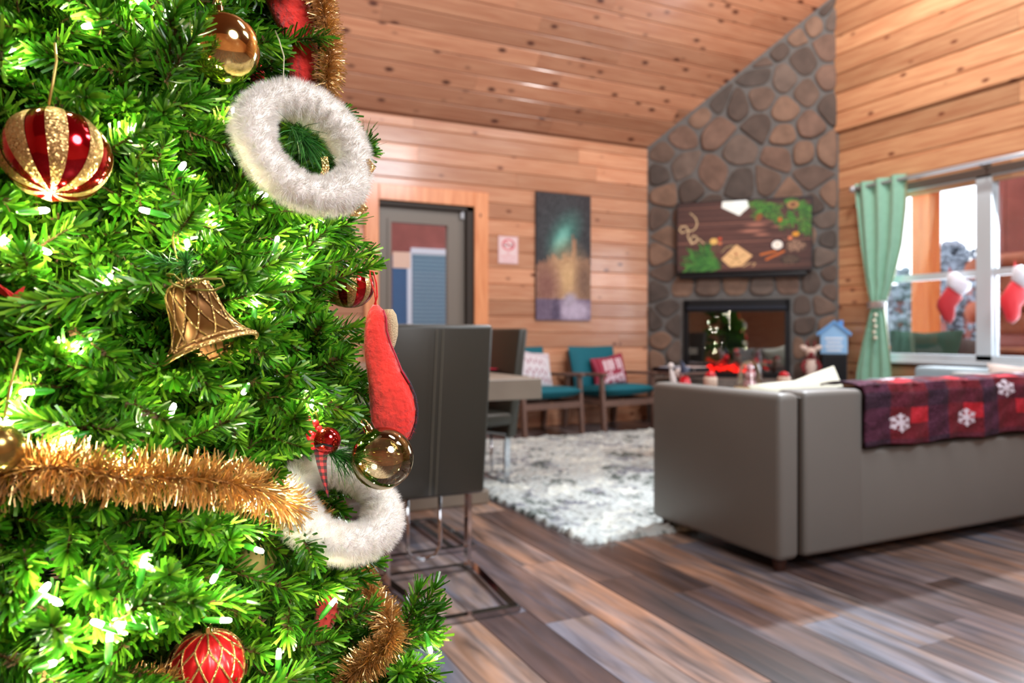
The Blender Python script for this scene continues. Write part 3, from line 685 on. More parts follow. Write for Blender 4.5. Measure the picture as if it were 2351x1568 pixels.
# curtain rod, curtain, tieback
M_rod = mat('satin_white_rod', (206, 212, 220), .3, .3)
rX = RX-.13; rA, rB = onX(1975, 424, rX), onX(2340, 360, rX); rzz = onX(2200, 384, rX).z
rod = thing('curtain_rod', 'white curtain rod across the window', 'curtain rod', (rX, rA.y, rzz))
obj('pole', tube([(rX, rA.y+.06, rzz), (rX, 2.6, rzz)], .019, 10), M_rod, rod, True); obj('finial', ball((rX, rA.y+.085, rzz), .034, 12, 8), M_rod, rod, True)
for y in (onX(2250, 400, rX).y, rA.y+.03): obj('bracket', merge(bar((rX, y, rzz-.02), (RX, y, rzz-.02), .016, .03), box((RX-.012, y-.02, rzz-.09), (RX, y+.02, rzz+.03))), mat('bracket_grey', (120, 112, 104), .4, .5), rod)
M_cur = mat('sea_green_curtain', (150, 204, 178), .85, noise=.06, sheen=.2); M_lin = mat('curtain_lining', (196, 196, 160), .85)
rows = [(408, 1960, 2086), (470, 1965, 2084), (560, 1974, 2074), (640, 1986, 2054), (690, 1996, 2036), (706, 1998, 2030), (730, 1992, 2034), (790, 1978, 2042), (850, 1966, 2050), (905, 1962, 2052)]
def cur_at(u, t):
    t = t*(len(rows)-1); i = min(int(t), len(rows)-2); k = t-i
    y, a, b = [rows[i][q]*(1-k)+rows[i+1][q]*k for q in range(3)]
    pL, pR = onX(a, y, rX), onX(b, y, rX); zt = rzz+.05; z = pL.z*(1-u)+pR.z*u
    z = (zt*(1-k)+onX(2020, rows[1][0], rX).z*k) if i == 0 else z if t < 5 else pL.z
    w = math.sin(u*math.pi*7+.4)*.03*(1 if i < 3 else .6 if i < 5 else .8)
    return Vector((rX+w, pL.y*(1-u)+pR.y*u, z))
def cur_mesh(u0, u1, n=60, m=40, dx=0):
    V = [tuple(cur_at(u0+(u1-u0)*i/n, j/m)+Vector((dx, 0, 0))) for j in range(m+1) for i in range(n+1)]
    return V, [(j*(n+1)+i, (j+1)*(n+1)+i, (j+1)*(n+1)+i+1, j*(n+1)+i+1) for j in range(m) for i in range(n)]
bot = cur_at(.5, 1)
cu = thing('curtain', 'sea green curtain tied back beside the window', 'curtain', (rX, bot.y, bot.z))
obj('panel', cur_mesh(0, .93), M_cur, cu, True); obj('lining', cur_mesh(.9, 1.0, 6), M_lin, cu, True)
tb = onX(2013, 700, rX)
tk = thing('curtain_tieback', 'silver tieback with hanging beads around the green curtain', 'tieback', tuple(tb))
wv = (onX(1996, 700, rX).y-onX(2032, 700, rX).y)/2
obj('band', lathe([(1, .035), (1.08, .0), (1, -.035)], 24, (0, 0, 0)), mat('silver_band', (206, 212, 214), .25, .7), tk, True, local=True); bpy.data.objects['band'].scale = (.05, wv+.01, 1)
for i in range(5): obj('bead', ball((-.06, -.03+.012*(i % 2), -.1-.055*i), .02, 12, 8), mat('pearl_bead', (220, 214, 190), .15, .3), tk, True, local=True)
# stockings hung on the window
M_red = mat('red_plush', (176, 8, 22), .8, sheen=.5); M_red2 = mat('bright_red_plush', (226, 14, 34), .7, sheen=.6); M_wh = mat('white_plush', (232, 230, 238), .9, sheen=.5, bump=.5, bscale=80)
def stock(pts, cuff, M, label, depth):
    c = P(cuff[0][0], cuff[0][1], depth)
    s = thing('window_stocking', label, 'stocking', tuple(c), 'stockings on the window')
    def puff(poly, th, push=0):
        pv = [P(x, y, depth-push) for x, y in poly]; n = -FW; out = [p for p in pv]; ctr = sum(pv, Vector())/len(pv)
        V = []; k = len(pv)
        for sc, h in ((.0, -1), (.55, -.9), (.85, -.6), (1, 0), (.85, .6), (.55, .9), (0, 1)):
            V += [tuple(ctr+(p-ctr)*max(sc, .02)+n*th*h) for p in pv]
        return V, [(r*k+i, r*k+(i+1) % k, (r+1)*k+(i+1) % k, (r+1)*k+i) for r in range(6) for i in range(k)]
    obj('sock', puff(pts, .035), M, s, True); obj('cuff', puff(cuff, .05, .01), M_wh, s, True)
    obj('loop', tube([P(cuff[0][0], cuff[0][1]+6, depth), P(cuff[0][0]+2, cuff[0][1]-12, depth+.02), P(cuff[0][0]+8, cuff[0][1]+4, depth)], .006, 6), M, s)
dW = (Vector((RX-.07, onX(2190, 650, RX-.07).y, 1))-Vector((0, 0, 1))).dot(FW)
stock([(2176, 655), (2206, 674), (2210, 684), (2192, 706), (2191, 732), (2182, 746), (2166, 736), (2150, 704), (2152, 690)], [(2178, 626), (2196, 624), (2214, 640), (2230, 650), (2228, 664), (2208, 680), (2190, 668), (2174, 656), (2175, 640)], M_red, 'dark red stocking with white cuff on the left window pane', dW)
dW2 = (Vector((RX-.07, onX(2330, 650, RX-.07).y, 1))-Vector((0, 0, 1))).dot(FW)
stock([(2324, 642), (2356, 662), (2362, 680), (2342, 706), (2340, 730), (2326, 744), (2310, 738), (2298, 704), (2296, 684), (2308, 664)], [(2328, 612), (2346, 608), (2372, 630), (2376, 648), (2362, 664), (2342, 658), (2324, 644), (2326, 628)], M_red2, 'bright red stocking with white cuff right of the white window post', dW2)

# ================================================================== SOFA WITH BLANKET AND PILLOW
M_sofa = mat('taupe_leather', (118, 117, 112), .42, bump=.08, bscale=220, noise=.04, nscale=3)
M_seam = mat('dark_welt', (58, 48, 38), .7)
sx, sy, sh = 2.25, 2.18, .73
sofa = thing('sofa', 'taupe leather sofa seen from behind, red blanket over its back', 'sofa', (sx+1.2, sy+.42, 0))
SW, SD = 2.45, .85
obj('armrest', merge(box((sx, sy, .05), (sx+.115, sy+SD, sh), .03)), M_sofa, sofa, True)
obj('armrest', merge(box((sx+SW-.115, sy, .05), (sx+SW, sy+SD, sh), .03)), M_sofa, sofa, True)
nx_ = onY(1982, 900, sy).x
obj('back_corner', box((sx+.135, sy-.004, .055), (nx_, sy+.16, sh+.005), .025), M_sofa, sofa, True)
obj('back_panel', box((nx_-.03, sy-.002, .055), (sx+SW-.12, sy+.16, .475), .025), M_sofa, sofa, True)
obj('welt', tube([(sx+.124, sy+.012, .07), (sx+.124, sy+.012, sh-.02), (sx+.124, sy+.1, sh-.005)], .008, 6), M_seam, sofa)
obj('back_cushion', box((nx_+.03, sy+.03, .46), (sx+SW-.13, sy+.24, sh), .05), M_sofa, sofa, True)
obj('seat_base', box((sx+.11, sy+.15, .06), (sx+SW-.11, sy+SD-.03, .3), .02), M_sofa, sofa, True)
for k in range(2): obj('seat_cushion', box((sx+.12+k*1.105, sy+.2, .3), (sx+1.22+k*1.105, sy+SD, .46), .05), M_sofa, sofa, True)
M_foot = mat('dark_wood_foot', (62, 36, 26), .5)
for x, y in ((sx+.06, sy+.06), (sx+SW-.06, sy+.06), (sx+.06, sy+SD-.06), (sx+SW-.06, sy+SD-.06)): obj('foot', lathe([(.0, .06), (.032, .06), (.022, .0), (0, 0)], 12, (x, y, 0)), M_foot, sofa)
# blanket
bx0, bx1 = onY(2000, 950, sy-.02).x, sx+SW-.2; W, H = 230, 110
A = cnv(W, H, (104, 16, 30)); yy, xx = np.mgrid[0:H, 0:W]
st = ((xx//17) % 3 == 0); st2 = ((yy//15) % 3 == 1); A[st] = (72, 26, 50); A[st2] = A[st2]*.55+np.array((60, 20, 44))*.45; A[st & st2] = (50, 24, 44)
st3 = ((xx//17) % 3 == 2) & ((yy//15) % 3 == 2); A[st3] = (186, 26, 42)
A += RNG.normal(0, 12, (H, W, 1))+10*np.sin(xx/5.3+yy/3.1)[..., None]
def flake(cx, cy, r):
    for k in range(3):
        a = k*math.pi/3+.5; dx, dy = math.cos(a)*r, math.sin(a)*r*1.0
        c_line(A, [(cx-dx, cy-dy), (cx+dx, cy+dy)], 2.2, (222, 214, 226))
        for s in (1, -1):
            ex, ey = cx+s*dx*.62, cy+s*dy*.62
            for q in (1, -1):
                b = a+q*.9; c_line(A, [(ex, ey), (ex+s*math.cos(b)*r*.35, ey+s*math.sin(b)*r*.35)], 1.6, (222, 214, 226))
    c_ell(A, cx, cy, r*.28, r*.28, (222, 214, 226))
HB = .27; TP = .24; LT = HB+TP
for (px, py) in ((2065, 966), (2220, 954)):
    q = onY(px, py, sy-.02); flake((q.x-bx0)/(bx1-bx0)*W, (TP+(.765-q.z))/LT*H, 8)
q = onY(2312, 890, sy-.02); flake((q.x-bx0)/(bx1-bx0)*W, (TP+(.765-q.z))/LT*H, 8)
for x, y in ((40, 22), (100, 12), (170, 26), (205, 70)): flake(x, y, 7)
def bl(u, v):
    x = bx0+(bx1-bx0)*u; s = v*LT
    wob = .006*math.sin(u*38)+.004*math.sin(u*90+v*9)
    if s < TP: y = sy+.25-s/TP*.245; z = .742+.018*math.sin(min(s/TP, 1)*math.pi)+.5*wob+.004*0+ .012*u
    else: y = sy+.005-min((s-TP), .05)*.5+wob; z = .755-(s-TP)+.012*u+(.006*math.sin(u*25))*v
    if s >= TP: x -= (0.03 if u < .02 else 0)
    return Vector((x, y, z))
tb_ = painted('throw_blanket', A, bl, paint_mat('plaid_fleece', .95))
so = tb_.modifiers.new('s', 'SOLIDIFY'); so.thickness = .009
tag(tb_, 'red and plum plaid throw with white snowflakes hung over the sofa back', 'blanket')
pc = P(1848, 878, 3.25)
pl = tag(obj('throw_pillow', cushion((pc.x+.31, sy+.42, .6), Vector((.24, -.05, .045)), Vector((-.03, .1, .165)), Vector((0, .055, -.02)), pinch=.16), mat('ivory_cotton', (226, 226, 206), .85, bump=.1), None, True), 'ivory pillow poking up inside the taupe sofa', 'pillow')

# ================================================================== RUG
rx0, rx1, ry0, ry1 = 1.78, 5.0, 2.88, 6.02; NX, NY = 330, 320
A = cnv(NX, NY, (186, 194, 192)); 
def fbm(h, w, octs):
    r = np.zeros((h, w))
    for s, a in octs:
        g = RNG.normal(0, 1, (h//s+3, w//s+3)); yi = np.linspace(0, h/s, h); xi = np.linspace(0, w/s, w)
        y0 = yi.astype(int); x0 = xi.astype(int); fy = (yi-y0)[:, None]; fx = (xi-x0)[None]
        fy = fy*fy*(3-2*fy); fx = fx*fx*(3-2*fx)
        r += a*((g[np.ix_(y0, x0)]*(1-fx)+g[np.ix_(y0, x0+1)]*fx)*(1-fy)+(g[np.ix_(y0+1, x0)]*(1-fx)+g[np.ix_(y0+1, x0+1)]*fx)*fy)
    return r
f1 = fbm(NY, NX, ((26, 1), (10, .8), (4, .6))); f2 = fbm(NY, NX, ((14, 1), (5, .9), (2, .4)))
k = np.clip((f1-.5)/1.3, 0, 1)[..., None]; A = A*(1-k)+np.array((128, 132, 140))*k
k = np.clip((f2-1.2)/.8, 0, 1)[..., None]; A = A*(1-.8*k)+np.array((86, 96, 92))*.8*k
k = np.clip((-f2-.5)/1.2, 0, 1)[..., None]; A = A*(1-k)+np.array((214, 220, 212))*k
rug = thing('area_rug', 'large pale grey mottled shag rug in front of the fireplace', 'rug', ((rx0+rx1)/2, (ry0+ry1)/2, 0))
hgt = .014+.012*np.abs(fbm(NY+1, NX+1, ((5, .6), (2, .7))))
def rs_(u, v):
    i, j = int(round(u*NX)), int(round(v*NY)); e = min(i, NX-i, j, NY-j); ex = .006*math.sin(i*1.7)+.005*math.sin(i*.61) if j in (0, NY) else 0; ey = .006*math.sin(j*1.9)+.005*math.sin(j*.53) if i in (0, NX) else 0
    return Vector((rx0+(rx1-rx0)*u+ey, ry1-(ry1-ry0)*v+ex, .001 if e == 0 else hgt[j, i]))
painted('pile', A, rs_, paint_mat('rug_wool', 1.0), rug)

# ================================================================== DINING CHAIRS AND TABLE
M_lea = mat('charcoal_leather', (56, 56, 49), .38, bump=.06, bscale=240, noise=.05, nscale=4); M_chr = mat('polished_chrome', (196, 200, 206), .08, 1); M_th = mat('grey_thread', (124, 122, 108), .7)
def dining_chair(label):
    t = thing('dining_chair', label, 'chair', (0, 0, 0), 'charcoal dining chairs')
    w = .235
    V, Fc = box((-1, -1, -1), (1, 1, 1), 0)
    g = box((-w, -.035, .315), (w, .035, 1.01), .018); g = ([(x, y-(z-.315)*.13-.03*(1-(x/w)**2)*.6, z) for x, y, z in g[0]], g[1])
    obj('backrest', g, M_lea, t, True, local=True)
    obj('seat', box((-w, -.01, .39), (w, .46, .475), .025), M_lea, t, True, local=True)
    for x in (-.013, .013): obj('stitch', tube([(x, -.036-(z-.315)*.13-.018, z) for z in (.33, .5, .7, .85, .99)], .0016, 5), M_th, t, local=True)
    for s in (-1, 1):
        obj('leg', merge(bar((s*.175, .0, .32), (s*.17, .0, .012), .04, .016, Vector((1, 0, 0))), bar((s*.2, .0, .33), (s*.2, .42, .4), .034, .014)), M_chr, t, local=True)
        obj('floor_runner', bar((s*.19, 0, .012), (s*.14, -.5, .012), .034, .018), M_chr, t, local=True)
        obj('floor_runner', bar((s*.2, .25, .012), (s*.2, .78, .012), .034, .018), M_chr, t, local=True)
        obj('inner_rod', tube([(s*.07, .06, .4), (s*.07, .05, .1), (s*.05, .05, .06), (0, .05, .05)], .008, 8), M_chr, t, True, local=True)
    for q in (bar((-.2, 0, .014), (.2, 0, .014), .03, .02), bar((-.16, -.5, .012), (.16, -.5, .012), .034, .018), merge(bar((-.22, .25, .012), (.3, .25, .012), .034, .018), bar((-.22, .78, .012), (.3, .78, .012), .034, .018), bar((.3, .25, .012), (.3, .78, .012), .034, .018))): obj('base_crossbar', q, M_chr, t, local=True)
    return t
chA = dining_chair('nearest charcoal leather dining chair, back turned, behind the tree'); chA.location = (.985, 2.81, 0)
dup(chA, (2.0, 4.42, 0), math.radians(97), 'charcoal dining chair at the right side of the grey table')
M_tab = mat('weathered_grey_wood', (142, 132, 118), .4, noise=.15, nscale=6)
tx1, ty0 = 1.83, 3.415; tx0, ty1, tz = .78, 6.0, .74
tbt = thing('dining_table', 'thick grey wood dining table behind the charcoal chairs', 'table', ((tx0+tx1)/2, (ty0+ty1)/2, 0))
obj('tabletop', box((tx0, ty0, tz-.11), (tx1, ty1, tz), .006), M_tab, tbt)
for y in (ty0+.55, ty1-.5):
    obj('pedestal', box((1.1, y-.09, .08), (1.5, y+.09, tz-.11), .01), mat('dark_grey_wood', (84, 80, 76), .5), tbt); obj('pedestal_foot', box((.9, y-.12, 0), (1.72, y+.12, .08), .01), M_tab, tbt)
pm = onZ(1119, 846, tz+.003)
tag(obj('placemat', box((pm.x-.36, pm.y-.1, tz+.001), (pm.x+.03, pm.y+.35, tz+.006)), mat('crimson_cloth', (214, 40, 72), .8)), 'crimson placemat on the grey dining table', 'placemat')

# ================================================================== TEAL ARMCHAIRS
M_teal = mat('teal_upholstery', (0, 104, 120), .75, noise=.05); M_wal = mat('brown_walnut', (112, 84, 72), .45, noise=.15, nscale=8)
def armchair(label):
    t = thing('armchair', label, 'chair', (0, 0, 0), 'teal armchairs by the wall')
    w = .34
    obj('seat_cushion', cushion((0, -.27, .40), Vector((w-.02, 0, 0)), Vector((0, -.29, .02)), Vector((0, 0, .065)), pinch=.03, e=.25), M_teal, t, True, local=True)
    obj('backrest_cushion', cushion((0, .03, .61), Vector((w-.03, 0, 0)), Vector((0, .06, .235)), Vector((0, -.055, .015)), pinch=.03, e=.22), M_teal, t, True, local=True)
    obj('seat_frame', merge(bar((-w, -.5, .29), (w, -.5, .29), .03, .06), bar((-w, .0, .29), (w, .0, .29), .03, .05), bar((-w, -.5, .3), (-w, .05, .3), .03, .05), bar((w, -.5, .3), (w, .05, .3), .03, .05)), M_wal, t, local=True)
    obj('back_frame', merge(bar((-w+.05, .02, .3), (-w+.05, .12, .8), .03, .03), bar((w-.05, .02, .3), (w-.05, .12, .8), .03, .03), bar((-w+.05, .11, .72), (w-.05, .11, .72), .02, .04)), M_wal, t, local=True)
    for s in (-1, 1):
        obj('leg', bar((s*w, -.52, 0), (s*(w), -.48, .56), .04, .045, bev=.005), M_wal, t, local=True)
        obj('leg', bar((s*w, .11, 0), (s*w, .05, .57), .04, .045, bev=.005), M_wal, t, local=True)
        obj('armrest', bar((s*w, -.54, .575), (s*w, .12, .56), .06, .03, bev=.008), M_wal, t, local=True)
    return t
ac1 = armchair('teal armchair with white pillow, nearer the dining table'); ac1.location = (3.33, 6.62, 0); ac1.rotation_euler[2] = math.radians(8)
ac2 = dup(ac1, (4.2, 6.62, 0), math.radians(8), 'teal armchair with red and white pillow, nearer the chimney')
def pillow_print(kind):
    A = cnv(70, 60, (226, 222, 228) if kind == 0 else (150, 36, 60))
    if kind == 0:
        for (x, y, s) in ((6, 18, 1), (12, 34, 1.1), (18, 46, .9)):
            pts = [(x+q*3.2*s, y+5*math.sin(q*1.9)*s) for q in range(int(15/s))]; c_line(A, pts, 1.5, (160, 84, 112))
        A[4:8, :] = (208, 196, 208)
    else:
        for i in range(0, 70, 10): A[:, i:i+4] = A[:, i:i+4]*.6+np.array((206, 120, 140))*.4
        for x in (16, 24, 31, 44, 52): A[8:30, x:x+5] = (232, 214, 222)
        A[8:12, 31:38] = A[17:21, 31:38] = (232, 214, 222)
        for i in range(30): c_ell(A, RNG.uniform(14, 66), RNG.uniform(34, 58), 3, 3, (226, 200, 212))
    return A
for k, (ch, nm, lb) in enumerate(((ac1, 0, 'white pillow with maroon script on the teal armchair'), (ac2, 1, 'red and white pillow on the teal armchair by the chimney'))):
    R = Matrix.Rotation(math.radians(8), 3, 'Z'); c = Vector(ch.location)+R @ Vector((.03+.04*k, -.12, .615-.03*k)); ax, ay, az = R @ Vector((.23-.01*k, 0, -.03*(1-2*k))), R @ Vector((.02, .07, .19-.03*k)), R @ Vector((0, -.085, .02))
    n = 16
    root = thing('printed_pillow', lb, 'pillow', tuple(c)); body = obj('pillow_body', cushion(c, ax, ay, az, pinch=.14), mat('pillow_cloth_%d' % k, (222, 218, 222) if k == 0 else (150, 36, 60), .85), root, True)
    A = pillow_print(k)
    def sf(u, v, c=c, ax=ax, ay=ay, az=az):
        a, b = (-1+2*u)*.96, (1-2*v)*.96; t = (max(1-a*a, 0)*max(1-b*b, 0))**.45; kk = 1-.14*(1-abs(a*b))*(max(abs(a), abs(b))**4)
        return c+ax*a*kk+ay*b*kk+az*(t+.05)
    painted('print', A, sf, paint_mat('pillow_print_%d' % k, .85), root)
# small side table with a black tray
e = onZ(1472, 872, .62); e = Vector((4.95, 6.1, 0))
stb = thing('side_table', 'low dark side table between teal armchair and sofa', 'table', (e.x, e.y, 0))
obj('top', box((e.x-.3, e.y-.22, .56), (e.x+.22, e.y+.22, .585), .004), M_wal, stb)
for s in (-1, 1):
    for q in (-1, 1): obj('leg', bar((e.x-.04+s*.23, e.y+q*.18, 0), (e.x-.04+s*.23, e.y+q*.18, .56), .03, .03), M_wal, stb)
tr = thing('serving_tray', 'black tray on the side table beside the sofa', 'tray', (e.x, e.y, .586))
obj('tray_body', merge(box((e.x-.26, e.y-.16, .586), (e.x+.18, e.y+.16, .596)), box((e.x-.27, e.y-.17, .586), (e.x-.25, e.y+.17, .63)), box((e.x+.17, e.y-.17, .586), (e.x+.19, e.y+.17, .63)), box((e.x-.27, e.y-.18, .586), (e.x+.19, e.y-.165, .63)), box((e.x-.27, e.y+.165, .586), (e.x+.19, e.y+.18, .63))), M_black, tr)
for k, (c, lb) in enumerate((((196, 206, 226), 'pale blue booklet lying on the black tray'), ((226, 206, 200), 'cream booklet lying on the black tray'))):
    tag(obj('booklet', obox(Vector((e.x-.14+.2*k, e.y-.03, .6+.02)), Vector((.1, .02, 0)), Vector((-.02, .13, 0)), Vector((0, .002, .018))), mat('booklet_%d' % k, c, .6)), lb, 'booklet')

# far sofa under the window
M_fs = mat('pale_blue_grey_leather', (156, 176, 184), .35)
fy0, fy1 = 2.2, 4.28
fs = thing('loveseat', 'pale blue grey sofa under the window', 'sofa', (5.8, 3.2, 0))
obj('back', box((6.0, fy0, .1), (6.27, fy1, .69), .04), M_fs, fs, True); obj('seat', box((5.35, fy0+.02, .08), (6.02, fy1-.02, .42), .04), M_fs, fs, True)
for y in (fy0, fy1-.16): obj('armrest', box((5.35, y, .08), (6.1, y+.16, .6), .04), M_fs, fs, True)
for x in (5.42, 6.2):
    for y in (fy0+.07, fy1-.07): obj('foot', lathe([(0, .1), (.03, .1), (.022, 0), (0, 0)], 10, (x, y, 0)), M_foot, fs)
c = onX(2325, 858, 5.92)
tag(obj('throw_pillow', cushion((5.93, c.y-.05, .6), Vector((0, .26, 0)), Vector((.05, .02, .14)), Vector((-.07, 0, .02)), pinch=.16), mat('blush_cotton', (232, 220, 212), .85), None, True), 'blush white pillow on the pale blue sofa', 'pillow')

# coffee table with ornaments (tops seen over the sofa)
ct = thing('coffee_table', 'low dark coffee table behind the taupe sofa', 'table', (3.9, 4.25, 0))
obj('top', box((3.3, 4.05, .5), (4.6, 4.45, .54), .006), M_wal, ct)
for x in (3.5, 4.53):
    for y in (4.1, 4.4): obj('leg', bar((x, y, .02), (x, y, .5), .05, .05), M_wal, ct)
def at(px, Y=4.25): return onY(px, 800, Y).x
M_rp, M_wp, M_bp = mat('red_glaze', (206, 16, 36), .25), mat('white_glaze', (230, 218, 214), .35), mat('navy_glaze', (50, 58, 84), .4)
x = at(1567); zt = onY(1567, 836, 4.25).z
g = thing('santa_figurine', 'red and white figurine leaning at the left end above sofa', 'figurine', (x, 4.25, .54))
obj('body', lathe([(.0, .13), (.03, .12), (.05, .06), (.045, 0), (0, 0)], 16, (x+.02, 4.25, .54)), M_rp, g, True); obj('beard', ball((x+.02, 4.32, .685), .035, 12, 8), M_wp, g, True); obj('hat', lathe([(0, .1), (.016, .05), (.036, 0)], 12, (x+.02, 4.25, .7), (-.4, 0, 1)), M_bp, g, True)
x2 = x-.06
g = thing('angel_figurine', 'slim white figurine at the sofa corner, left of the red one', 'figurine', (x2, 4.25, .54)); obj('body', lathe([(0, .2), (.012, .18), (.02, .12), (.035, 0), (0, 0)], 14, (x2, 4.25, .54), (-.25, 0, 1)), M_wp, g, True); obj('head', ball((x2-.045, 4.25, .745), .022, 10, 8), M_wp, g, True)
for px, lb in ((1631, 'cream jar candle with red lid, left of the snow globe'), (1800, 'red domed jar right of the snow globe')):
    x = at(px); zt = onY(px, 852, 4.25).z
    g = thing('jar_candle', lb, 'candle', (x, 4.25, .54)); h = zt-.54
    obj('jar', lathe([(0, h-.04), (.045, h-.04), (.05, h-.06), (.05, 0), (0, 0)], 18, (x, 4.25, .54)), mat('cream_wax', (226, 202, 182), .4), g, True)
    obj('lid', lathe([(0, h), (.03, h-.012), (.046, h-.04), (0, h-.041)], 18, (x, 4.25, .54)), M_rp, g, True)
x = at(1722); zt = onY(1722, 826, 4.25).z; r = .085
g = thing('snow_globe', 'clear cloche with a pink and white snowman inside', 'ornament', (x, 4.25, .54))
gls, _ = pane_mat('globe_glass', .06)
obj('dome', merge(lathe([(max(r*math.cos(a), .001), zt-.54-r+r*math.sin(a)) for a in [math.pi/2-i*math.pi/16 for i in range(9)]]+[(r+.02, .03)], 24, (x, 4.25, .54))), gls, g, True)
obj('base', lathe([(0, .03), (r+.03, .03), (r+.035, 0), (0, 0)], 24, (x, 4.25, .54)), mat('cream_base', (222, 206, 160), .5), g, True)
obj('snowman', merge(ball((x, 4.25, zt-.2), .05, 14, 10), ball((x, 4.25, zt-.115), .042, 14, 10), ball((x, 4.25, zt-.06), .028, 14, 10)), mat('pink_white_felt', (222, 176, 182), .7), g, True)
obj('scarf', lathe([(.03, .01), (.036, 0), (.03, -.01)], 14, (x, 4.25, zt-.085)), M_rp, g, True)

# right of the fireplace: dark speaker box with house sign, plush reindeer on the hearth
def zF(px, py, off): return onF(px, py, off)
a0, z1 = onF(1888, 812, .25); a1, _ = onF(1944, 812, .25)
bxp = F3((a0+a1)/2, 0, .25)
bxc = thing('tower_speaker', 'dark upright box beside the hearth under the house sign', 'speaker', tuple(F3((a0+a1)/2, .5, .25)))
obj('cabinet', obox(F3((a0+a1)/2, (.5+z1)/2, .2), AD*(a1-a0)/2, AN*.1, UP*(z1-.5)/2, .006), mat('dark_teal_black', (10, 26, 36), .5), bxc)
obj('grille', obox(F3((a0+a1)/2, (.5+z1)/2, .303), AD*((a1-a0)/2-.015), AN*.004, UP*((z1-.5)/2-.02)), M_black, bxc)
h0, hz = onF(1884, 810, .2); h1, _ = onF(1946, 810, .2); _, hp = onF(1914, 742, .2); _, he = onF(1914, 765, .2)
hs = thing('house_sign', 'pale blue house shaped sign standing on the dark box', 'sign', tuple(F3((h0+h1)/2, z1, .2)))
mw = (h0+h1)/2
obj('board', prism([F3(h0, z1, .15), F3(h1, z1, .15), F3(h1, he, .15), F3(mw, hp, .15), F3(h0, he, .15)], AN, .05), mat('sky_blue_board', (150, 196, 236), .5), hs)
obj('roof', merge(prism([F3(h0-.03, he-.03, .14), F3(mw, hp, .14), F3(mw, hp+.03, .14), F3(h0-.04, he, .14)], AN, .08), prism([F3(mw, hp, .14), F3(h1+.03, he-.03, .14), F3(h1+.04, he, .14), F3(mw, hp+.03, .14)], AN, .08)), mat('blue_roof', (108, 166, 222), .5), hs)
obj('chimney_stack', obox(F3(h1-.06, hp-.02, .175), AD*.02, AN*.02, UP*.05), mat('blue_stack', (96, 150, 214), .5), hs)
M_wbar = mat('white_letters', (236, 242, 250), .5)
for q in range(4): obj('lettering', obox(F3(mw, z1+.035+.04*q, .202), AD*(.07+.015*(q % 2)), AN*.002, UP*.009), M_wbar, hs)
d0, dz0 = onF(1862, 862, .25); _, dz1 = onF(1862, 787, .25); 
rd = thing('plush_reindeer', 'cream plush reindeer with dark red trim standing on the hearth', 'plush toy', tuple(F3(d0, .5, .25)))
M_pl = mat('cream_plush', (226, 204, 190), .9); M_dr = mat('maroon_plush', (130, 44, 48), .85)
def p(a, z, o=.25): return F3(d0+a, z, o)
tz_ = dz1
obj('body', lathe([(.001, tz_-.12-.5), (.04, tz_-.14-.5), (.06, tz_-.24-.5), (.05, .03), (.03, 0), (0, 0)], 16, tuple(p(0, .5))), M_pl, rd, True)
obj('head', ball(p(0, tz_-.1), .05, 14, 10, sq=1.1), M_pl, rd, True); obj('muzzle', ball(p(0, tz_-.12, .3), .028, 10, 8), M_dr, rd, True)
for s in (-1, 1):
    obj('ear', ball(p(s*.065, tz_-.055), .03, 10, 8, tuple(AD*s+UP*.5), 1.5), M_pl, rd, True); obj('antler', tube([p(s*.02, tz_-.06), p(s*.04, tz_-.0), p(s*.03, tz_+.02)], .009, 6), M_dr, rd, True)
    obj('arm', tube([p(s*.05, tz_-.18, .27), p(s*.085, tz_-.24, .28), p(s*.06, tz_-.3, .31)], .02, 8), M_dr, rd, True)
obj('scarf', lathe([(.045, .015), (.055, 0), (.045, -.015)], 16, tuple(p(0, tz_-.155))), M_dr, rd, True)
# ================================================================== CHRISTMAS TREE
AX = Vector((0, 0, 0))+RT*(-.615)+FW*.943
def trad(z):
    r = .425+.165*(.97-z)
    return r if z < 1.4 else max(r*(2.3-z)/.9, .02)
def surf_depth(px, py):
    """forward depth where the view ray meets the tree's outside"""
    r = ray(px, py); best = 1.0
    d = .35
    while d < 1.4:
        p = Vector((0, 0, EYE))+r*d
        if math.hypot(p.x-AX.x, p.y-AX.y) < trad(p.z): return d
        d += .01
    return .98
def needle_mat(name, c1, c2, c3):
    m, nt, N, L, b = newmat(name)
    a = N.new('ShaderNodeAttribute'); a.attribute_name = 'tint'
    cr = N.new('ShaderNodeValToRGB'); e = cr.color_ramp.elements; e.new(.5)
    for i, (p_, c) in enumerate(((0, c1), (.55, c2), (1, c3))): e[i].position = p_; e[i].color = (*lin(c), 1)
    L.new(a.outputs['Fac'], cr.inputs['Fac']); L.new(cr.outputs['Color'], b.inputs['Base Color'])
    b.inputs['Roughness'].default_value = .32; b.inputs['Specular IOR Level'].default_value = .45
    tr = N.new('ShaderNodeBsdfTranslucent'); mx = N.new('ShaderNodeMixShader'); mx.inputs[0].default_value = .2
    L.new(cr.outputs['Color'], tr.inputs[0]); L.new(b.outputs[0], mx.inputs[1]); L.new(tr.outputs[0], mx.inputs[2]); L.new(mx.outputs[0], N['Material Output'].inputs['Surface'])
    return m
M_ndl = needle_mat('green_needles', (20, 62, 6), (60, 130, 18), (142, 188, 52))
M_twig = mat('brown_twig', (92, 66, 34), .7)
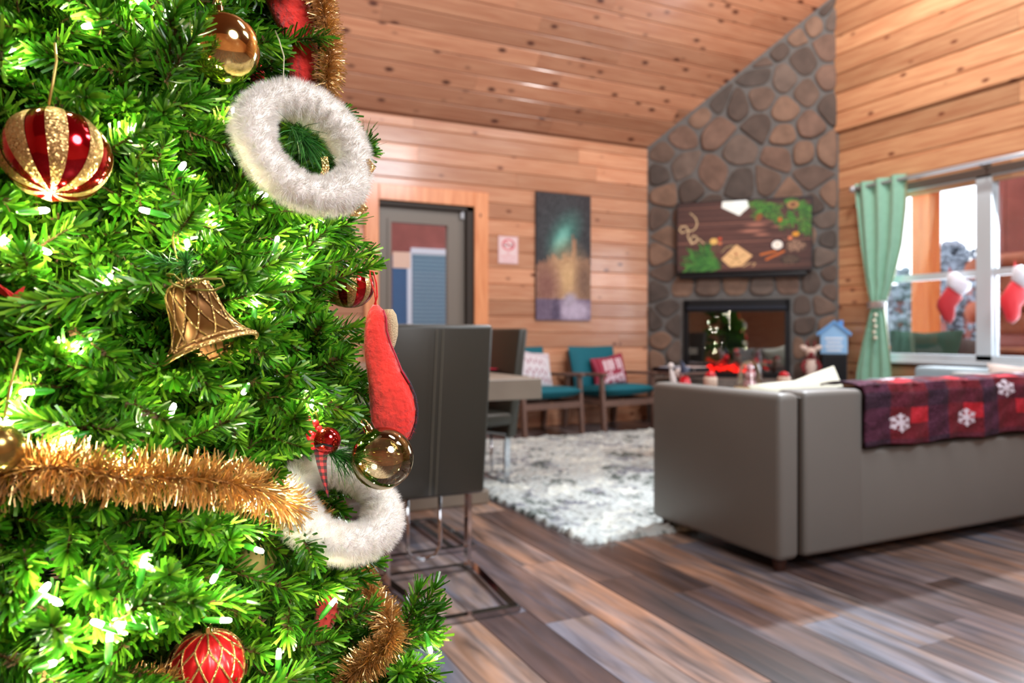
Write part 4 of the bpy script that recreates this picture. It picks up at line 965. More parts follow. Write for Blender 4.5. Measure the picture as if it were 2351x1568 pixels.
def needles(p0, p1, n, ln, wd, ang=.95, jit=.25, rng=RNG, bend=.14):
    """two-quad blades all round a twig from p0 to p1 -> (V, F, tint)"""
    p0, p1 = np.array(p0, float), np.array(p1, float); t = p1-p0; L = np.linalg.norm(t); t /= L
    a = np.cross(t, [0, 0, 1.0]); a = a/np.linalg.norm(a) if np.linalg.norm(a) > 1e-3 else np.array([1.0, 0, 0]); b = np.cross(t, a)
    s = (np.arange(n)+rng.random(n)*.6)/n; ph = np.arange(n)*2.39996+rng.random(n)*.5
    an = ang*(1-.55*s**4)*(1+rng.normal(0, jit*.5, n)); l = ln*(1+rng.normal(0, .12, n))*(1-.15*s)
    rad = np.cos(ph)[:, None]*a+np.sin(ph)[:, None]*b
    base = p0+s[:, None]*t*L+rad*.001; d = np.cos(an)[:, None]*t+np.sin(an)[:, None]*rad
    side = np.cross(d, rad+rng.normal(0, .35, (n, 3))); side /= np.linalg.norm(side, axis=1)[:, None]
    d2 = d+t*bend+rng.normal(0, .08, (n, 3)); d2 /= np.linalg.norm(d2, axis=1)[:, None]
    mid = base+d*l[:, None]*.5; tip = mid+d2*l[:, None]*.5; w = wd/2
    V = np.stack([base-side*w*.7, base+side*w*.7, mid+side*w, mid-side*w, tip+side*w*.8, tip-side*w*.8], 1).reshape(-1, 3)
    o = np.arange(n)[:, None]*6
    Fq = np.concatenate([o+np.array([0, 1, 2, 3]), o+np.array([3, 2, 4, 5])], 1).reshape(-1, 4)
    ti = np.clip(np.repeat(rng.random(n)*.8+rng.random()*.2, 2), 0, 1)
    return V, Fq, ti
def stem(p0, p1, r0, r1, n=4):
    v, f = tube([p0, p1], [r0, r1], n, cap=False); return np.array(v), np.array(f)
def bmerge(parts):
    """parts: (V, quads, tint, matindex)"""
    Vs, Fs, Ts, Ms, o = [], [], [], [], 0
    for V, Fq, ti, mi in parts:
        Vs.append(V); Fs.append(Fq+o); Ts.append(ti if np.ndim(ti) else np.full(len(Fq), ti)); Ms.append(np.full(len(Fq), mi)); o += len(V)
    return np.concatenate(Vs), np.concatenate(Fs), np.concatenate(Ts), np.concatenate(Ms)
def qmesh(name, V, Fq, ti, mi, mats):
    me = bpy.data.meshes.new(name); k = Fq.shape[1]
    me.vertices.add(len(V)); me.vertices.foreach_set('co', V.astype(np.float32).ravel())
    me.loops.add(Fq.size); me.loops.foreach_set('vertex_index', Fq.astype(np.int32).ravel())
    me.polygons.add(len(Fq)); me.polygons.foreach_set('loop_start', np.arange(0, Fq.size, k, dtype=np.int32)); me.polygons.foreach_set('loop_total', np.full(len(Fq), k, dtype=np.int32))
    for m in mats: me.materials.append(m)
    me.polygons.foreach_set('material_index', mi.astype(np.int32))
    a = me.attributes.new('tint', 'FLOAT', 'FACE'); a.data.foreach_set('value', ti.astype(np.float32)); me.update(calc_edges=True); return me
def link(name, me, parent=None, loc=None):
    o = bpy.data.objects.new(name, me); COL.objects.link(o); o.parent = parent
    if loc is not None: o.location = loc
    return o
NL, NW = .0205, .0028
def bud(p, n=3):
    V, Fq = [], []
    for i in range(n):
        d = Vector((random.gauss(0, 1), random.gauss(0, 1), random.gauss(0, 1))).normalized(); s = d.orthogonal().normalized()*.0015; p_ = Vector(p)+d*.001
        k = len(V); V += [p_-s, p_+s, p_+s*.6+d*.006, p_-s*.6+d*.006]; Fq.append((k, k+1, k+2, k+3))
    return np.array([tuple(v) for v in V]), np.array(Fq)
def twig(L, dens=1500, r=.0011):
    parts = [(*stem((0, 0, 0), (L, 0, 0), r*1.4, r*.8), .5, 1), (*needles((0.0, 0, 0), (L, 0, 0), int(L*dens), NL, NW), 0)]
    for i in range(int(L/.02)): parts.append((*bud((random.uniform(.1, 1)*L, 0, 0)), .5, 1))
    return bmerge(parts)
def spray(L=.19, k=5):
    parts = []
    pts = [Vector((0, 0, 0)), Vector((L*.5, random.uniform(-.008, .008), -.006)), Vector((L, random.uniform(-.014, .014), random.uniform(-.004, .012)))]
    segs = [(pts[0], pts[1]), (pts[1], pts[2])]
    for i in range(k):
        t = .12+.62*i/k; s = 1 if i % 2 else -1; b = pts[0].lerp(pts[2], t); a = s*random.uniform(.55, .85); el = random.uniform(-.25, .3); l = L*random.uniform(.36, .52)*(1.1-t*.4)
        segs.append((b, b+Vector((math.cos(a)*math.cos(el), math.sin(a)*math.cos(el), math.sin(el)))*l))
    for a, b in segs:
        l = (b-a).length; parts.append((*stem(a, b, .0017, .001), .5, 1)); parts.append((*needles(tuple(a), tuple(b), int(l*1050), NL, NW), 0))
        for i in range(int(l/.025)): parts.append((*bud(a.lerp(b, random.random())), .5, 1))
    return bmerge(parts), segs
SPR = [spray(random.uniform(.17, .2), random.choice((4, 5, 5, 6))) for _ in range(9)]
SPM = [qmesh('branch', *s[0], [M_ndl, M_twig]) for s in SPR]
TWG = [twig(.1) for _ in range(5)]; TWM = [qmesh('twig', *t, [M_ndl, M_twig]) for t in TWG]

# things hung on the tree: (px, py, radius px, depth) that branches must leave in view
KEEP = [(655, 30, 50, .9), (700, 60, 35, .9), (705, 175, 32, .9), (590, 185, 22, .88), (130, 358, 118, .60), (513, 112, 74, .70), (650, 250, 75, .72), (705, 330, 105, .72), (745, 420, 75, .72), (800, 440, 40, .72), (600, 300, 40, .72),
        (470, 760, 62, .66), (430, 690, 60, .66), (520, 800, 45, .66), (440, 640, 40, .66), (878, 1052, 66, .80), (750, 1010, 36, .78), (840, 1190, 70, .8), (740, 1130, 70, .8), (690, 1080, 40, .8), (780, 1220, 40, .8),
        (475, 1530, 72, .70), (10, 1030, 50, .55), (300, 1100, 60, .60), (400, 1105, 60, .62), (510, 1120, 45, .64), (600, 1140, 40, .68), (225, 1090, 50, .58), (120, 1080, 40, .56), (680, 1180, 35, .74), (760, 90, 44, .86), (755, 190, 44, .86), (690, 60, 34, .86), (660, 20, 40, .86), (710, 150, 26, .86),
        (870, 780, 34, .84), (900, 860, 40, .84), (925, 960, 36, .84), (800, 672, 40, .90), (745, 1400, 28, .82), (870, 1400, 40, .86), (920, 1450, 44, .86), (840, 1510, 50, .84), (800, 1550, 40, .82), (840, 1340, 30, .9), (590, 1280, 24, .76), (125, 180, 14, .6), (30, 670, 20, .6)]
BULBS = [(100, 483), (12, 553), (105, 577), (332, 483), (495, 517), (636, 550), (727, 533), (690, 605), (178, 790), (715, 928), (397, 937), (283, 1050), (537, 256), (318, 2), (578, 1158), (662, 1108), (222, 1430), (252, 1460),
         (277, 1434), (520, 1424), (765, 1382), (988, 1492), (130, 1382), (104, 1350), (118, 1524), (345, 1402), (596, 1264), (738, 1245), (666, 640), (20, 960), (430, 560), (604, 445), (60, 900), (330, 1290), (640, 1500), (585, 700), (300, 300), (420, 380), (250, 640), (150, 1010), (560, 900), (490, 1330), (30, 120), (200, 60), (385, 30)]
def bd(px, py):
    if px > 960: return .84
    return surf_depth(px, py)-.012
bulbs3 = [(px, py, bd(px, py)) for px, py in BULBS]
KEEP += [(px, py, 11 if i < 31 else 5, d) for i, (px, py, d) in enumerate(bulbs3)]
SIL = [(-50, 748), (0, 748), (100, 745), (200, 772), (260, 800), (330, 835), (400, 835), (500, 830), (560, 835), (620, 845), (680, 735), (740, 780), (800, 815), (880, 870), (940, 862), (1000, 820), (1100, 850), (1230, 800), (1290, 868), (1340, 850), (1400, 905), (1480, 950), (1560, 975), (1900, 1010)]
def sil(y):
    for (a, x0), (b, x1) in zip(SIL[:-1], SIL[1:]):
        if a <= y <= b: return x0+(x1-x0)*(y-a)/(b-a)
    return SIL[-1][1] if y > 0 else SIL[0][1]
def ok(M, segs, margin=20):
    for a, b in segs:
        for t in (0, .35, .7, 1):
            q = proj(M @ a.lerp(b, t))
            if q[2] < .3: return False
            m = margin*.7/q[2]*(1.0)
            if q[0]+m > sil(q[1]): return False
            for (kx, ky, kr, kd) in KEEP:
                if q[2] < kd+.01 and (q[0]-kx)**2+(q[1]-ky)**2 < (kr+m*.75)**2: return False
    return True
tree = thing('christmas_tree', 'tall decorated artificial Christmas tree with dense bright green needles', 'tree', (AX.x, AX.y, 0))
M_bark = mat('dark_green_pole', (30, 40, 24), .8)
obj('trunk', tube([(AX.x, AX.y, .03), (AX.x, AX.y, 1.3), (AX.x, AX.y, 2.24)], [.022, .016, .006], 10), M_bark, tree)
obj('stand', merge(*[bar((AX.x, AX.y, .03), (AX.x+math.cos(a)*.3, AX.y+math.sin(a)*.3, .02), .03, .03) for a in (.3, 1.87, 3.44, 5.0)]), M_bark, tree)
def orient(d, roll):
    d = d.normalized(); y = Vector((0, 0, 1)).cross(d).normalized(); z = d.cross(y)
    R = Matrix((d, y, z)).transposed(); return R @ Matrix.Rotation(roll, 3, 'X')
aC = math.atan2(-AX.y, -AX.x); front, extra, boughs = 0, [], []
tries = 0
def place(z, a, rr, el, tw, roll, si, part):
    r = trad(z)*rr; d = Vector((math.cos(a+tw)*math.cos(el), math.sin(a+tw)*math.cos(el), math.sin(el)))
    tip = Vector((AX.x+math.cos(a)*r, AX.y+math.sin(a)*r, z)); L = .18; base = tip-d*L
    return Matrix.Translation(base) @ orient(d, roll).to_4x4()
while tries < 6000 and front < 300:
    tries += 1; z = random.uniform(.5, 1.42); a = aC+random.uniform(-1.0, 1.35); layer = random.random()
    rr = random.uniform(.93, 1.06) if layer < .6 else random.uniform(.74, .92)
    si = random.randrange(9); M = place(z, a, rr, random.uniform(-.35, .35), random.gauss(0, .35), random.uniform(-.7, .7), si, True)
    tip = proj(M @ Vector((.15, 0, 0)))
    if not (-160 < tip[0] < 1050 and -160 < tip[1] < 1750): continue
    if not ok(M, SPR[si][1]): continue
    o = link('branch', SPM[si], tree); o.matrix_local = Matrix.Translation(-Vector(tree.location)) @ M; front += 1
def small_twigs(n, zr, rrr):
    c = 0; t = 0
    while c < n and t < n*12:
        t += 1; z = random.uniform(*zr); a = aC+random.uniform(-1.0, 1.3); si = random.randrange(5)
        M = place(z, a, random.uniform(*rrr), random.uniform(-.5, .6), random.gauss(0, .6), random.uniform(0, 6), si, False) @ Matrix.Translation((.09, 0, 0))
        q = proj(M @ Vector((.05, 0, 0)))
        if not (-60 < q[0] < 1050 and -80 < q[1] < 1660): continue
        if not ok(M, [(Vector((0, 0, 0)), Vector((.1, 0, 0)))], 16): continue
        extra.append((TWG[si], M)); c += 1
small_twigs(520, (.5, 1.42), (.86, 1.1))
# the deep inside and the far side of the tree, one dense mass
for i in range(330):
    z = random.uniform(.25, 2.15); back = i % 2 == 0
    if back: a = aC+math.pi+random.uniform(-1.9, 1.9); rr = random.uniform(.7, 1.05)
    else: a = aC+random.uniform(-1.1, 1.5); rr = random.uniform(.5, .72); z = random.uniform(.45, 1.5)
    si = random.randrange(9); M = place(z, a, rr, random.uniform(-.4, .4), random.gauss(0, .3), random.uniform(-.7, .7), si, False)
    if not ok(M, SPR[si][1], 24): continue
    extra.append((SPR[si][0], M))
for i in range(120):
    z = 1.42+.86*random.random()**.8; a = random.uniform(0, 6.28); si = random.randrange(9)
    M = place(z, a, random.uniform(.7, 1.05), random.uniform(-.1, .7), random.gauss(0, .3), random.uniform(-.7, .7), si, False)
    if ok(M, SPR[si][1], 24): extra.append((SPR[si][0], M))
extra.append((SPR[0][0], Matrix.Translation((AX.x, AX.y, 2.16)) @ orient(Vector((.02, .01, 1)), 0).to_4x4()))
def joined(name, items, parent):
    parts = []
    for (V, Fq, ti, mi), M in items:
        m = np.array(M); parts.append((V @ m[:3, :3].T+m[:3, 3]-np.array(parent.location), Fq, ti, mi))
    Vs, Fs, Ts, Ms, o = [], [], [], [], 0
    for V, Fq, ti, mi in parts: Vs.append(V); Fs.append(Fq+o); Ts.append(ti); Ms.append(mi); o += len(V)
    return link(name, qmesh(name, np.concatenate(Vs), np.concatenate(Fs), np.concatenate(Ts), np.concatenate(Ms), [M_ndl, M_twig]), parent)
# twigs the photograph shows one by one along the edge
EDGE = [(640, 96, .90, 745, 84, .88), (600, 60, .9, 650, 110, .9), (560, 170, .88, 640, 150, .87), (720, 250, .92, 800, 262, .92), (770, 290, .92, 803, 300, .93), (800, 400, .92, 846, 322, .93), (810, 360, .93, 852, 345, .93),
        (700, 560, .86, 820, 500, .86), (690, 520, .86, 826, 560, .88), (720, 660, .86, 862, 608, .86), (700, 620, .86, 850, 580, .87), (640, 700, .84, 735, 690, .86), (700, 770, .86, 832, 748, .86), (690, 800, .86, 828, 780, .88), (640, 860, .84, 800, 870, .85),
        (760, 880, .86, 892, 928, .84), (720, 850, .86, 868, 870, .87), (740, 930, .86, 860, 960, .86), (600, 940, .84, 700, 1010, .82), (640, 1040, .82, 700, 1000, .8),
        (760, 1270, .9, 870, 1290, .9), (740, 1310, .88, 850, 1330, .88), (720, 1250, .88, 800, 1240, .88), (700, 1440, .84, 810, 1380, .82), (740, 1460, .84, 856, 1390, .82), (690, 1500, .84, 800, 1420, .84),
        (930, 1440, .86, 965, 1350, .86), (940, 1460, .86, 1002, 1345, .87), (930, 1470, .86, 1005, 1440, .86), (930, 1480, .88, 1010, 1460, .86), (900, 1500, .9, 1008, 1395, .88), (880, 1540, .86, 990, 1520, .84), (890, 1560, .86, 998, 1550, .84), (860, 1590, .86, 985, 1585, .84), (840, 1470, .88, 910, 1440, .9),
        (385, 70, .64, 410, 10, .63), (380, 150, .66, 405, 60, .64), (380, 190, .66, 460, 60, .64)]
for i, (x0, y0, d0, x1, y1, d1) in enumerate(EDGE):
    a, b = P(x0, y0, d0), P(x1, y1, d1); d = b-a; k = d.length/.1
    M = Matrix.Translation(a) @ orient(d, random.uniform(0, 6)).to_4x4() @ Matrix.Diagonal((k, 1, 1, 1))
    k_ = max(int(d.length*1500), 60); V, Fq, ti, mi = bmerge([(*stem((0, 0, 0), (d.length, 0, 0), .0016, .0009), .5, 1), (*needles((0, 0, 0), (d.length, 0, 0), k_, NL, NW), 0)]+[(*bud((random.random()*d.length, 0, 0)), .5, 1) for _ in range(5)])
    extra.append(((V, Fq, ti, mi), Matrix.Translation(a) @ orient(d, random.uniform(0, 6)).to_4x4()))
nd = joined('needle_mass', extra, tree); nd['kind'] = 'stuff'
print('TREE front', front, 'extra', len(extra), 'tris', len(nd.data.polygons)*2)

# ------------------------------------------------------------------ string of lights
M_bulb = mat('lit_bulb', (255, 250, 235), .2, emis=(255, 242, 205), estr=260); M_sock = mat('green_socket', (60, 150, 40), .4, trans=.0)
M_wire = mat('green_wire', (20, 60, 24), .5)
sl = thing('string_lights', 'string of warm white mini lights wound through the Christmas tree', 'lights', tuple(P(300, 800, .75)))
b3 = []
for i, (px, py, d) in enumerate(bulbs3):
    p = P(px, py, d); rs = random.Random(i); u = (Vector((rs.uniform(-1, 1), rs.uniform(-1, 1), rs.uniform(-.4, 1)))).normalized()
    if i == 19: u = RT
    if i == 21: u = (-UP+RT*.3).normalized()
    bo = obj('bulb', lathe([(.0, .0045), (.0014, .0042), (.0023, .002), (.0024, -.003), (.002, -.005)], 8, tuple(p), u), M_bulb, sl)
    obj('socket', lathe([(.0029, -.0045), (.0029, -.014), (.0022, -.019), (.001, -.021)], 8, tuple(p), u), M_sock, bo, True)
    b3.append(p-u*.02)
    bright = 1.6 if i in (0, 6, 8, 9, 15) else 1.0
    lamp('bulb_light', 'POINT', tuple(p+u*.004-FW*.006), .045*bright, (1, .92, .66), .004).parent = None
for i in range(30):
    rs = random.Random(100+i); z = rs.uniform(.55, 1.5); a = .75+rs.uniform(-.75, .95); r_ = trad(z)*1.04
    p = Vector((AX.x+math.cos(a)*r_, AX.y+math.sin(a)*r_, z)); q = proj(p)
    if q[0]+10 > sil(q[1]) and -20 < q[1] < 1600: continue
    u = Vector((rs.uniform(-1, 1), rs.uniform(-1, 1), rs.uniform(-.4, 1))).normalized()
    bo = obj('bulb', lathe([(.0, .0045), (.0014, .0042), (.0023, .002), (.0024, -.003), (.002, -.005)], 8, tuple(p), u), M_bulb, sl)
    obj('socket', lathe([(.0029, -.0045), (.0029, -.014), (.0022, -.019), (.001, -.021)], 8, tuple(p), u), M_sock, bo, True)
order = sorted(b3, key=lambda p: (int(p.z/.12), p.x if int(p.z/.12) % 2 else -p.x)); pts = []
for a, b in zip(order[:-1], order[1:]):
    for t in (0, .33, .66):
        q = a.lerp(b, t)
        if t: rad = Vector((AX.x-q.x, AX.y-q.y, 0)).normalized(); q = q+rad*.055+Vector((0, 0, -.012))
        pts.append(q)
run = [pts[0]]
for a, b in zip(pts[:-1], pts[1:]):
    if (b-a).length > .05 or proj(b)[1] > 1440:
        if len(run) > 2: obj('wire', tube(run, .0011, 5), M_wire, sl, True)
        run = [b]
    else: run.append(b)
if len(run) > 2: obj('wire', tube(run, .0011, 5), M_wire, sl, True)

# ------------------------------------------------------------------ tinsel garlands
M_tin = mat('gold_tinsel', (226, 186, 126), .3, .9); M_core = mat('gold_core', (150, 104, 50), .5, .6)
def garland(name, label, path, n, ln, seed, wd=.0009, dark=0):
    """path: (px, py, depth)"""
    rng = np.random.default_rng(seed); pw_ = [P(*q) for q in path]; cum = [0]
    for a, b in zip(pw_[:-1], pw_[1:]): cum.append(cum[-1]+(b-a).length)
    ss = np.sort(rng.random(n))*cum[-1]; A3 = np.array([tuple(p) for p in pw_])
    B = np.stack([np.interp(ss, cum, A3[:, k]) for k in range(3)], 1)
    k = np.clip(np.searchsorted(cum, ss)-1, 0, len(pw_)-2); T = A3[k+1]-A3[k]; T /= np.linalg.norm(T, axis=1)[:, None]
    R = rng.normal(0, 1, (n, 3)); R -= (R*T).sum(1)[:, None]*T; R /= np.linalg.norm(R, axis=1)[:, None]; D = R+T*rng.normal(0, .35, (n, 1)); D /= np.linalg.norm(D, axis=1)[:, None]
    l = ln*rng.uniform(.7, 1.15, n)[:, None]; S_ = np.cross(D, rng.normal(0, 1, (n, 3))); S_ /= np.linalg.norm(S_, axis=1)[:, None]; w = wd*.5
    mid = B+D*l*.55; D2 = D+np.array([0, 0, -.18])+rng.normal(0, .1, (n, 3)); D2 /= np.linalg.norm(D2, axis=1)[:, None]; tip = mid+D2*l*.45
    V = np.stack([B-S_*w, B+S_*w, mid+S_*w, mid-S_*w, tip+S_*w, tip-S_*w], 1).reshape(-1, 3); o = np.arange(n)[:, None]*6
    Fq = np.concatenate([o+np.array([0, 1, 2, 3]), o+np.array([3, 2, 4, 5])], 1).reshape(-1, 4)
    c = pw_[len(pw_)//2]; t = thing(name, label, 'tinsel', tuple(c)); V = V-np.array(tuple(c))
    q = link('tinsel_strands', qmesh('tinsel_strands', V, Fq, np.zeros(len(Fq)), np.zeros(len(Fq)), [M_tin]), t); q['kind'] = 'stuff'
    obj('core', tube(pw_, .0016, 6), M_core, t, True); return t
garland('tinsel_garland', 'gold tinsel garland swagged across the middle of the tree', [(-60, 1120, .55), (30, 1085, .555), (110, 1072, .56), (200, 1082, .575), (280, 1098, .59), (360, 1096, .605), (440, 1098, .62), (520, 1108, .635), (590, 1122, .66), (650, 1155, .72), (700, 1190, .80), (745, 1225, .85)], 4600, .026, 1, .0011)
garland('tinsel_garland', 'gold tinsel garland hanging vertically beside the upper red stocking', [(728, -50, .9), (742, 20, .9), (752, 80, .9), (758, 130, .9), (752, 180, .9), (742, 225, .92), (715, 262, .95)], 2600, .021, 2, .0008)
garland('tinsel_garland', 'gold tinsel garland curling down at the lower edge near the lone branch', [(815, 1290, .95), (828, 1340, .93), (862, 1392, .9), (900, 1430, .86), (895, 1478, .85), (850, 1515, .84), (805, 1555, .83), (760, 1620, .82)], 4200, .024, 3, .0009)
garland('tinsel_garland', 'short stretch of gold tinsel beneath the red ribbed ball', [(130, 1600, .6), (220, 1585, .62), (300, 1578, .64), (370, 1568, .66), (440, 1590, .68)], 1300, .02, 4, .0011)

# ------------------------------------------------------------------ fur
M_fur = mat('white_fur', (236, 232, 226), .9, sss=.2, sheen=.3)
def fur_ring(name, label, c, maj, mnr, R, r, n=46000, ln=.0065, rfun=None):
    maj, mnr = maj.normalized(), mnr.normalized(); nor = maj.cross(mnr); rng = np.random.default_rng(3)
    t = thing(name, label, 'ornament', tuple(c)); NA, NB = 72, 20; V = []
    def rad(a): return r*(1+.07*math.sin(3*a+1)+.05*math.sin(5*a)+(rfun(a) if rfun else 0))
    for i in range(NA):
        a = 2*math.pi*i/NA; e = maj*math.cos(a)+mnr*math.sin(a)
        for j in range(NB):
            b = 2*math.pi*j/NB; V.append(tuple(e*(R+rad(a)*math.cos(b))+nor*rad(a)*math.sin(b)))
    Fc = [(i*NB+j, ((i+1) % NA)*NB+j, ((i+1) % NA)*NB+(j+1) % NB, i*NB+(j+1) % NB) for i in range(NA) for j in range(NB)]
    obj('ring', (V, Fc), M_fur, t, True, local=True)
    a = rng.random(n)*2*np.pi; b = rng.random(n)*2*np.pi; mj, mn, nr = [np.array(tuple(q)) for q in (maj, mnr, nor)]
    rr = np.array([rad(q) for q in a])[:, None]; e = np.cos(a)[:, None]*mj+np.sin(a)[:, None]*mn; nn_ = e*np.cos(b)[:, None]+nr*np.sin(b)[:, None]
    B = e*R+nn_*rr*.97; clump = np.stack([np.sin(a*23+b*3), np.sin(b*7+a*11+1), np.cos(a*17-b*5)], 1)*.32
    D = nn_+clump+rng.normal(0, .2, (n, 3))+np.array([0, 0, -.15]); D /= np.linalg.norm(D, axis=1)[:, None]
    S_ = np.cross(D, rng.normal(0, 1, (n, 3))); S_ /= np.linalg.norm(S_, axis=1)[:, None]; l = (ln*rng.uniform(.5, 1.1, n))[:, None]
    Vt = np.stack([B-S_*.00016, B+S_*.00016, B+D*l], 1).reshape(-1, 3); Fq = np.arange(n*3).reshape(-1, 3)
    q = link('fur', qmesh('fur', Vt, Fq, np.zeros(n), np.zeros(n), [M_fur]), t); q['kind'] = 'stuff'
    return t
M_pine = needle_mat('pine_sprig', (20, 70, 24), (46, 116, 44), (88, 160, 70))
def sprig(base, d, parent, n=110, ln=.04, spread=.8, name='pine_sprig', seed=1):
    rng = np.random.default_rng(seed); d = np.array(tuple(d.normalized())); b = np.array(tuple(base))-np.array(tuple(base_loc(parent)))
    D = d+rng.normal(0, spread*.5, (n, 3)); D /= np.linalg.norm(D, axis=1)[:, None]; B = b+rng.random((n, 1))*d*ln*.8; l = ln*rng.uniform(.7, 1.1, (n, 1))
    S_ = np.cross(D, rng.normal(0, 1, (n, 3))); S_ /= np.linalg.norm(S_, axis=1)[:, None]; w = .00035
    mid = B+D*l*.5; tip = mid+(D+np.array([0, 0, -.2]))*l*.5
    V = np.stack([B-S_*w, B+S_*w, mid+S_*w, mid-S_*w, tip+S_*w*.4, tip-S_*w*.4], 1).reshape(-1, 3); o = np.arange(n)[:, None]*6
    Fq = np.concatenate([o+np.array([0, 1, 2, 3]), o+np.array([3, 2, 4, 5])], 1).reshape(-1, 4)
    return link(name, qmesh(name, V, Fq, np.repeat(rng.random(n), 2), np.zeros(2*n), [M_pine]), parent)
def plaid(n, m):
    A = cnv(n, m, (172, 44, 52)); yy, xx = np.mgrid[0:m, 0:n]; a = (xx//4) % 2 == 0; b = (yy//4) % 2 == 0; A[a ^ b] = (96, 26, 34); A[a & b] = (28, 28, 34); return A
M_plaid = paint_mat('buffalo_plaid', .8)
def ribbon(pts, wv, parent, name='ribbon', m=40):
    """plaid strip along 3-d points, half width vectors wv per end"""
    ps = [Vector(p) for p in pts]; k = len(ps)-1
    def f(u, v):
        t = v*k; i = min(int(t), k-1); q = ps[i].lerp(ps[i+1], t-i); w = wv[0].lerp(wv[1], v); return q+w*(u*2-1)
    return painted(name, plaid(12, m), f, M_plaid, parent)
M_gg = glitter_mat('gold_glitter', (198, 160, 100)); M_gold = mat('gold_mirror', (244, 214, 140), .08, 1); M_cap = mat('gold_cap', (214, 190, 140), .12, 1); M_cord = mat('gold_cord', (190, 160, 84), .4, .5)
def scr(dx, dy, d, dd=0): return RT*(dx/F*d)-UP*(dy/F*d)+FW*dd
# upper ring
d1 = .735; c1 = P(703, 338, d1)
r1 = fur_ring('fur_wreath', 'large white fur ring ornament hanging in the upper tree', c1, scr(math.cos(1.07), math.sin(1.07), 1), scr(.877, -.48, 1)*.66+FW*.75/F, .0555, .0165, ln=.0085)
obj('hanger', tube([P(650, 190, d1-.005), P(652, 130, d1-.004), P(640, 90, d1), P(632, 72, d1+.01)], .0016, 6, flat=.3), mat('cream_ribbon', (222, 218, 196), .6), r1)
sprig(P(668, 290, d1+.006), RT*.55-UP*.6-FW*.35, r1, 240, .036, .9, seed=5)
ribbon([P(606, 350, d1+.03), P(594, 385, d1+.03), P(588, 425, d1+.032)], [RT*.005, RT*.011], r1)
for q in ([(828, 378, .03), (846, 372, .03), (855, 384, .03), (846, 397, .03), (828, 398, .03)], [(808, 478, .02), (826, 462, .02), (838, 476, .02), (820, 490, .02), (806, 488, .02)], [(744, 360, .02), (748, 385, .02), (742, 405, .02)]):
    obj('glitter_leaf', tube([P(x, y, d1+e) for x, y, e in q], .0014, 6, flat=3), M_gg, r1)
# lower ring
d2 = .80; c2_ = P(778, 1157, d2)
r2 = fur_ring('fur_wreath', 'lower white fur ring ornament with red bell and plaid ribbon', c2_, scr(math.cos(.6), math.sin(.6), 1), scr(.565, -.825, 1)*.47+FW*.88/F, .052, .0190, ln=.0085)
ribbon([P(737, 1032, d2-.04), P(738, 1062, d2-.045), P(744, 1100, d2-.045), P(754, 1142, d2-.045)], [RT*.0075, RT*.001], r2, m=60)
M_rb = mat('red_bell_metal', (190, 12, 24), .1, .9, coat=1); bc = P(751, 1011, d2-.035)
obj('jingle_bell', ball(bc, .0145, 24, 16), M_rb, r2, True); obj('bell_slot', merge(tube([bc-FW*.0145+RT*x+UP*z for x, z in ((-.009, -.004), (0, -.002), (.009, -.004))], .0012, 5)), M_black, r2)
M_berry = mat('red_berry', (200, 24, 34), .35)
for x, y in ((724, 972), (732, 985), (705, 962), (715, 1000), (735, 1012), (722, 1020)): obj('berry', ball(P(x, y, d2-.035), .0042 if y < 990 else .006, 12, 8), M_berry, r2, True)
sprig(P(750, 1035, d2-.03), RT*.85-UP*.25-FW*.2, r2, 220, .036, .9, seed=6)

# ------------------------------------------------------------------ balls
def cap_and_cord(t, c, up, r, k=1.0, cord=None):
    obj('cap', lathe([(0, r*.24), (r*.13, r*.22), (r*.14, r*.2), (r*.15, 0), (r*.17, -.02*r)], 14, tuple(c+up*r*.97), up, fn=lambda w, q: 1+.06*math.cos(8*w)), M_cap, t, True)
    lp = [c+up*r*1.2+RT*r*.09*math.cos(a)+up*r*.13*math.sin(a)+up*r*.08 for a in [i*math.pi/5 for i in range(11)]]
    obj('ring', tube(lp, r*.022, 6), M_cap, t, True)
    if cord: obj('cord', tube(cord, .0011, 6), M_cord, t, True)
# shiny gold ball near the top
c = P(513, 110, .715); r = 80/F*.715
t = thing('gold_ball', 'shiny gold ball ornament near the top of the tree', 'ornament', tuple(c)); up = (UP-RT*.12).normalized()
obj('sphere', ball(c, r, 48, 32, up), M_gold, t, True); cap_and_cord(t, c, up, r, cord=[c+up*r*1.3, c+up*r*1.9])
# clear gold ball
M_clear, gl_ = pane_mat('clear_gold_glass', .2, (.97, .88, .68)); gl_.inputs[0].default_value = (1, .85, .6, 1)
c = P(878, 1052, .755); r = 71/F*.755; t = thing('clear_ball', 'transparent gold glass ball beside the lower white fur ring', 'ornament', tuple(c)); up = (UP-RT*.5).normalized()
obj('sphere', ball(c, r, 48, 32, up), M_clear, t, True); cap_and_cord(t, c, up, r)
# ball cut by the left edge, amber
c = P(-8, 1030, .54); r = 58/F*.54; t = thing('amber_ball', 'dim gold ball cut off at the left edge above tinsel', 'ornament', tuple(c)); obj('sphere', ball(c, r, 32, 20), mat('dim_gold', (150, 120, 62), .2, .8), t, True); cap_and_cord(t, c, UP, r, cord=[P(10, 960, .545), P(25, 880, .55), P(48, 800, .555)])
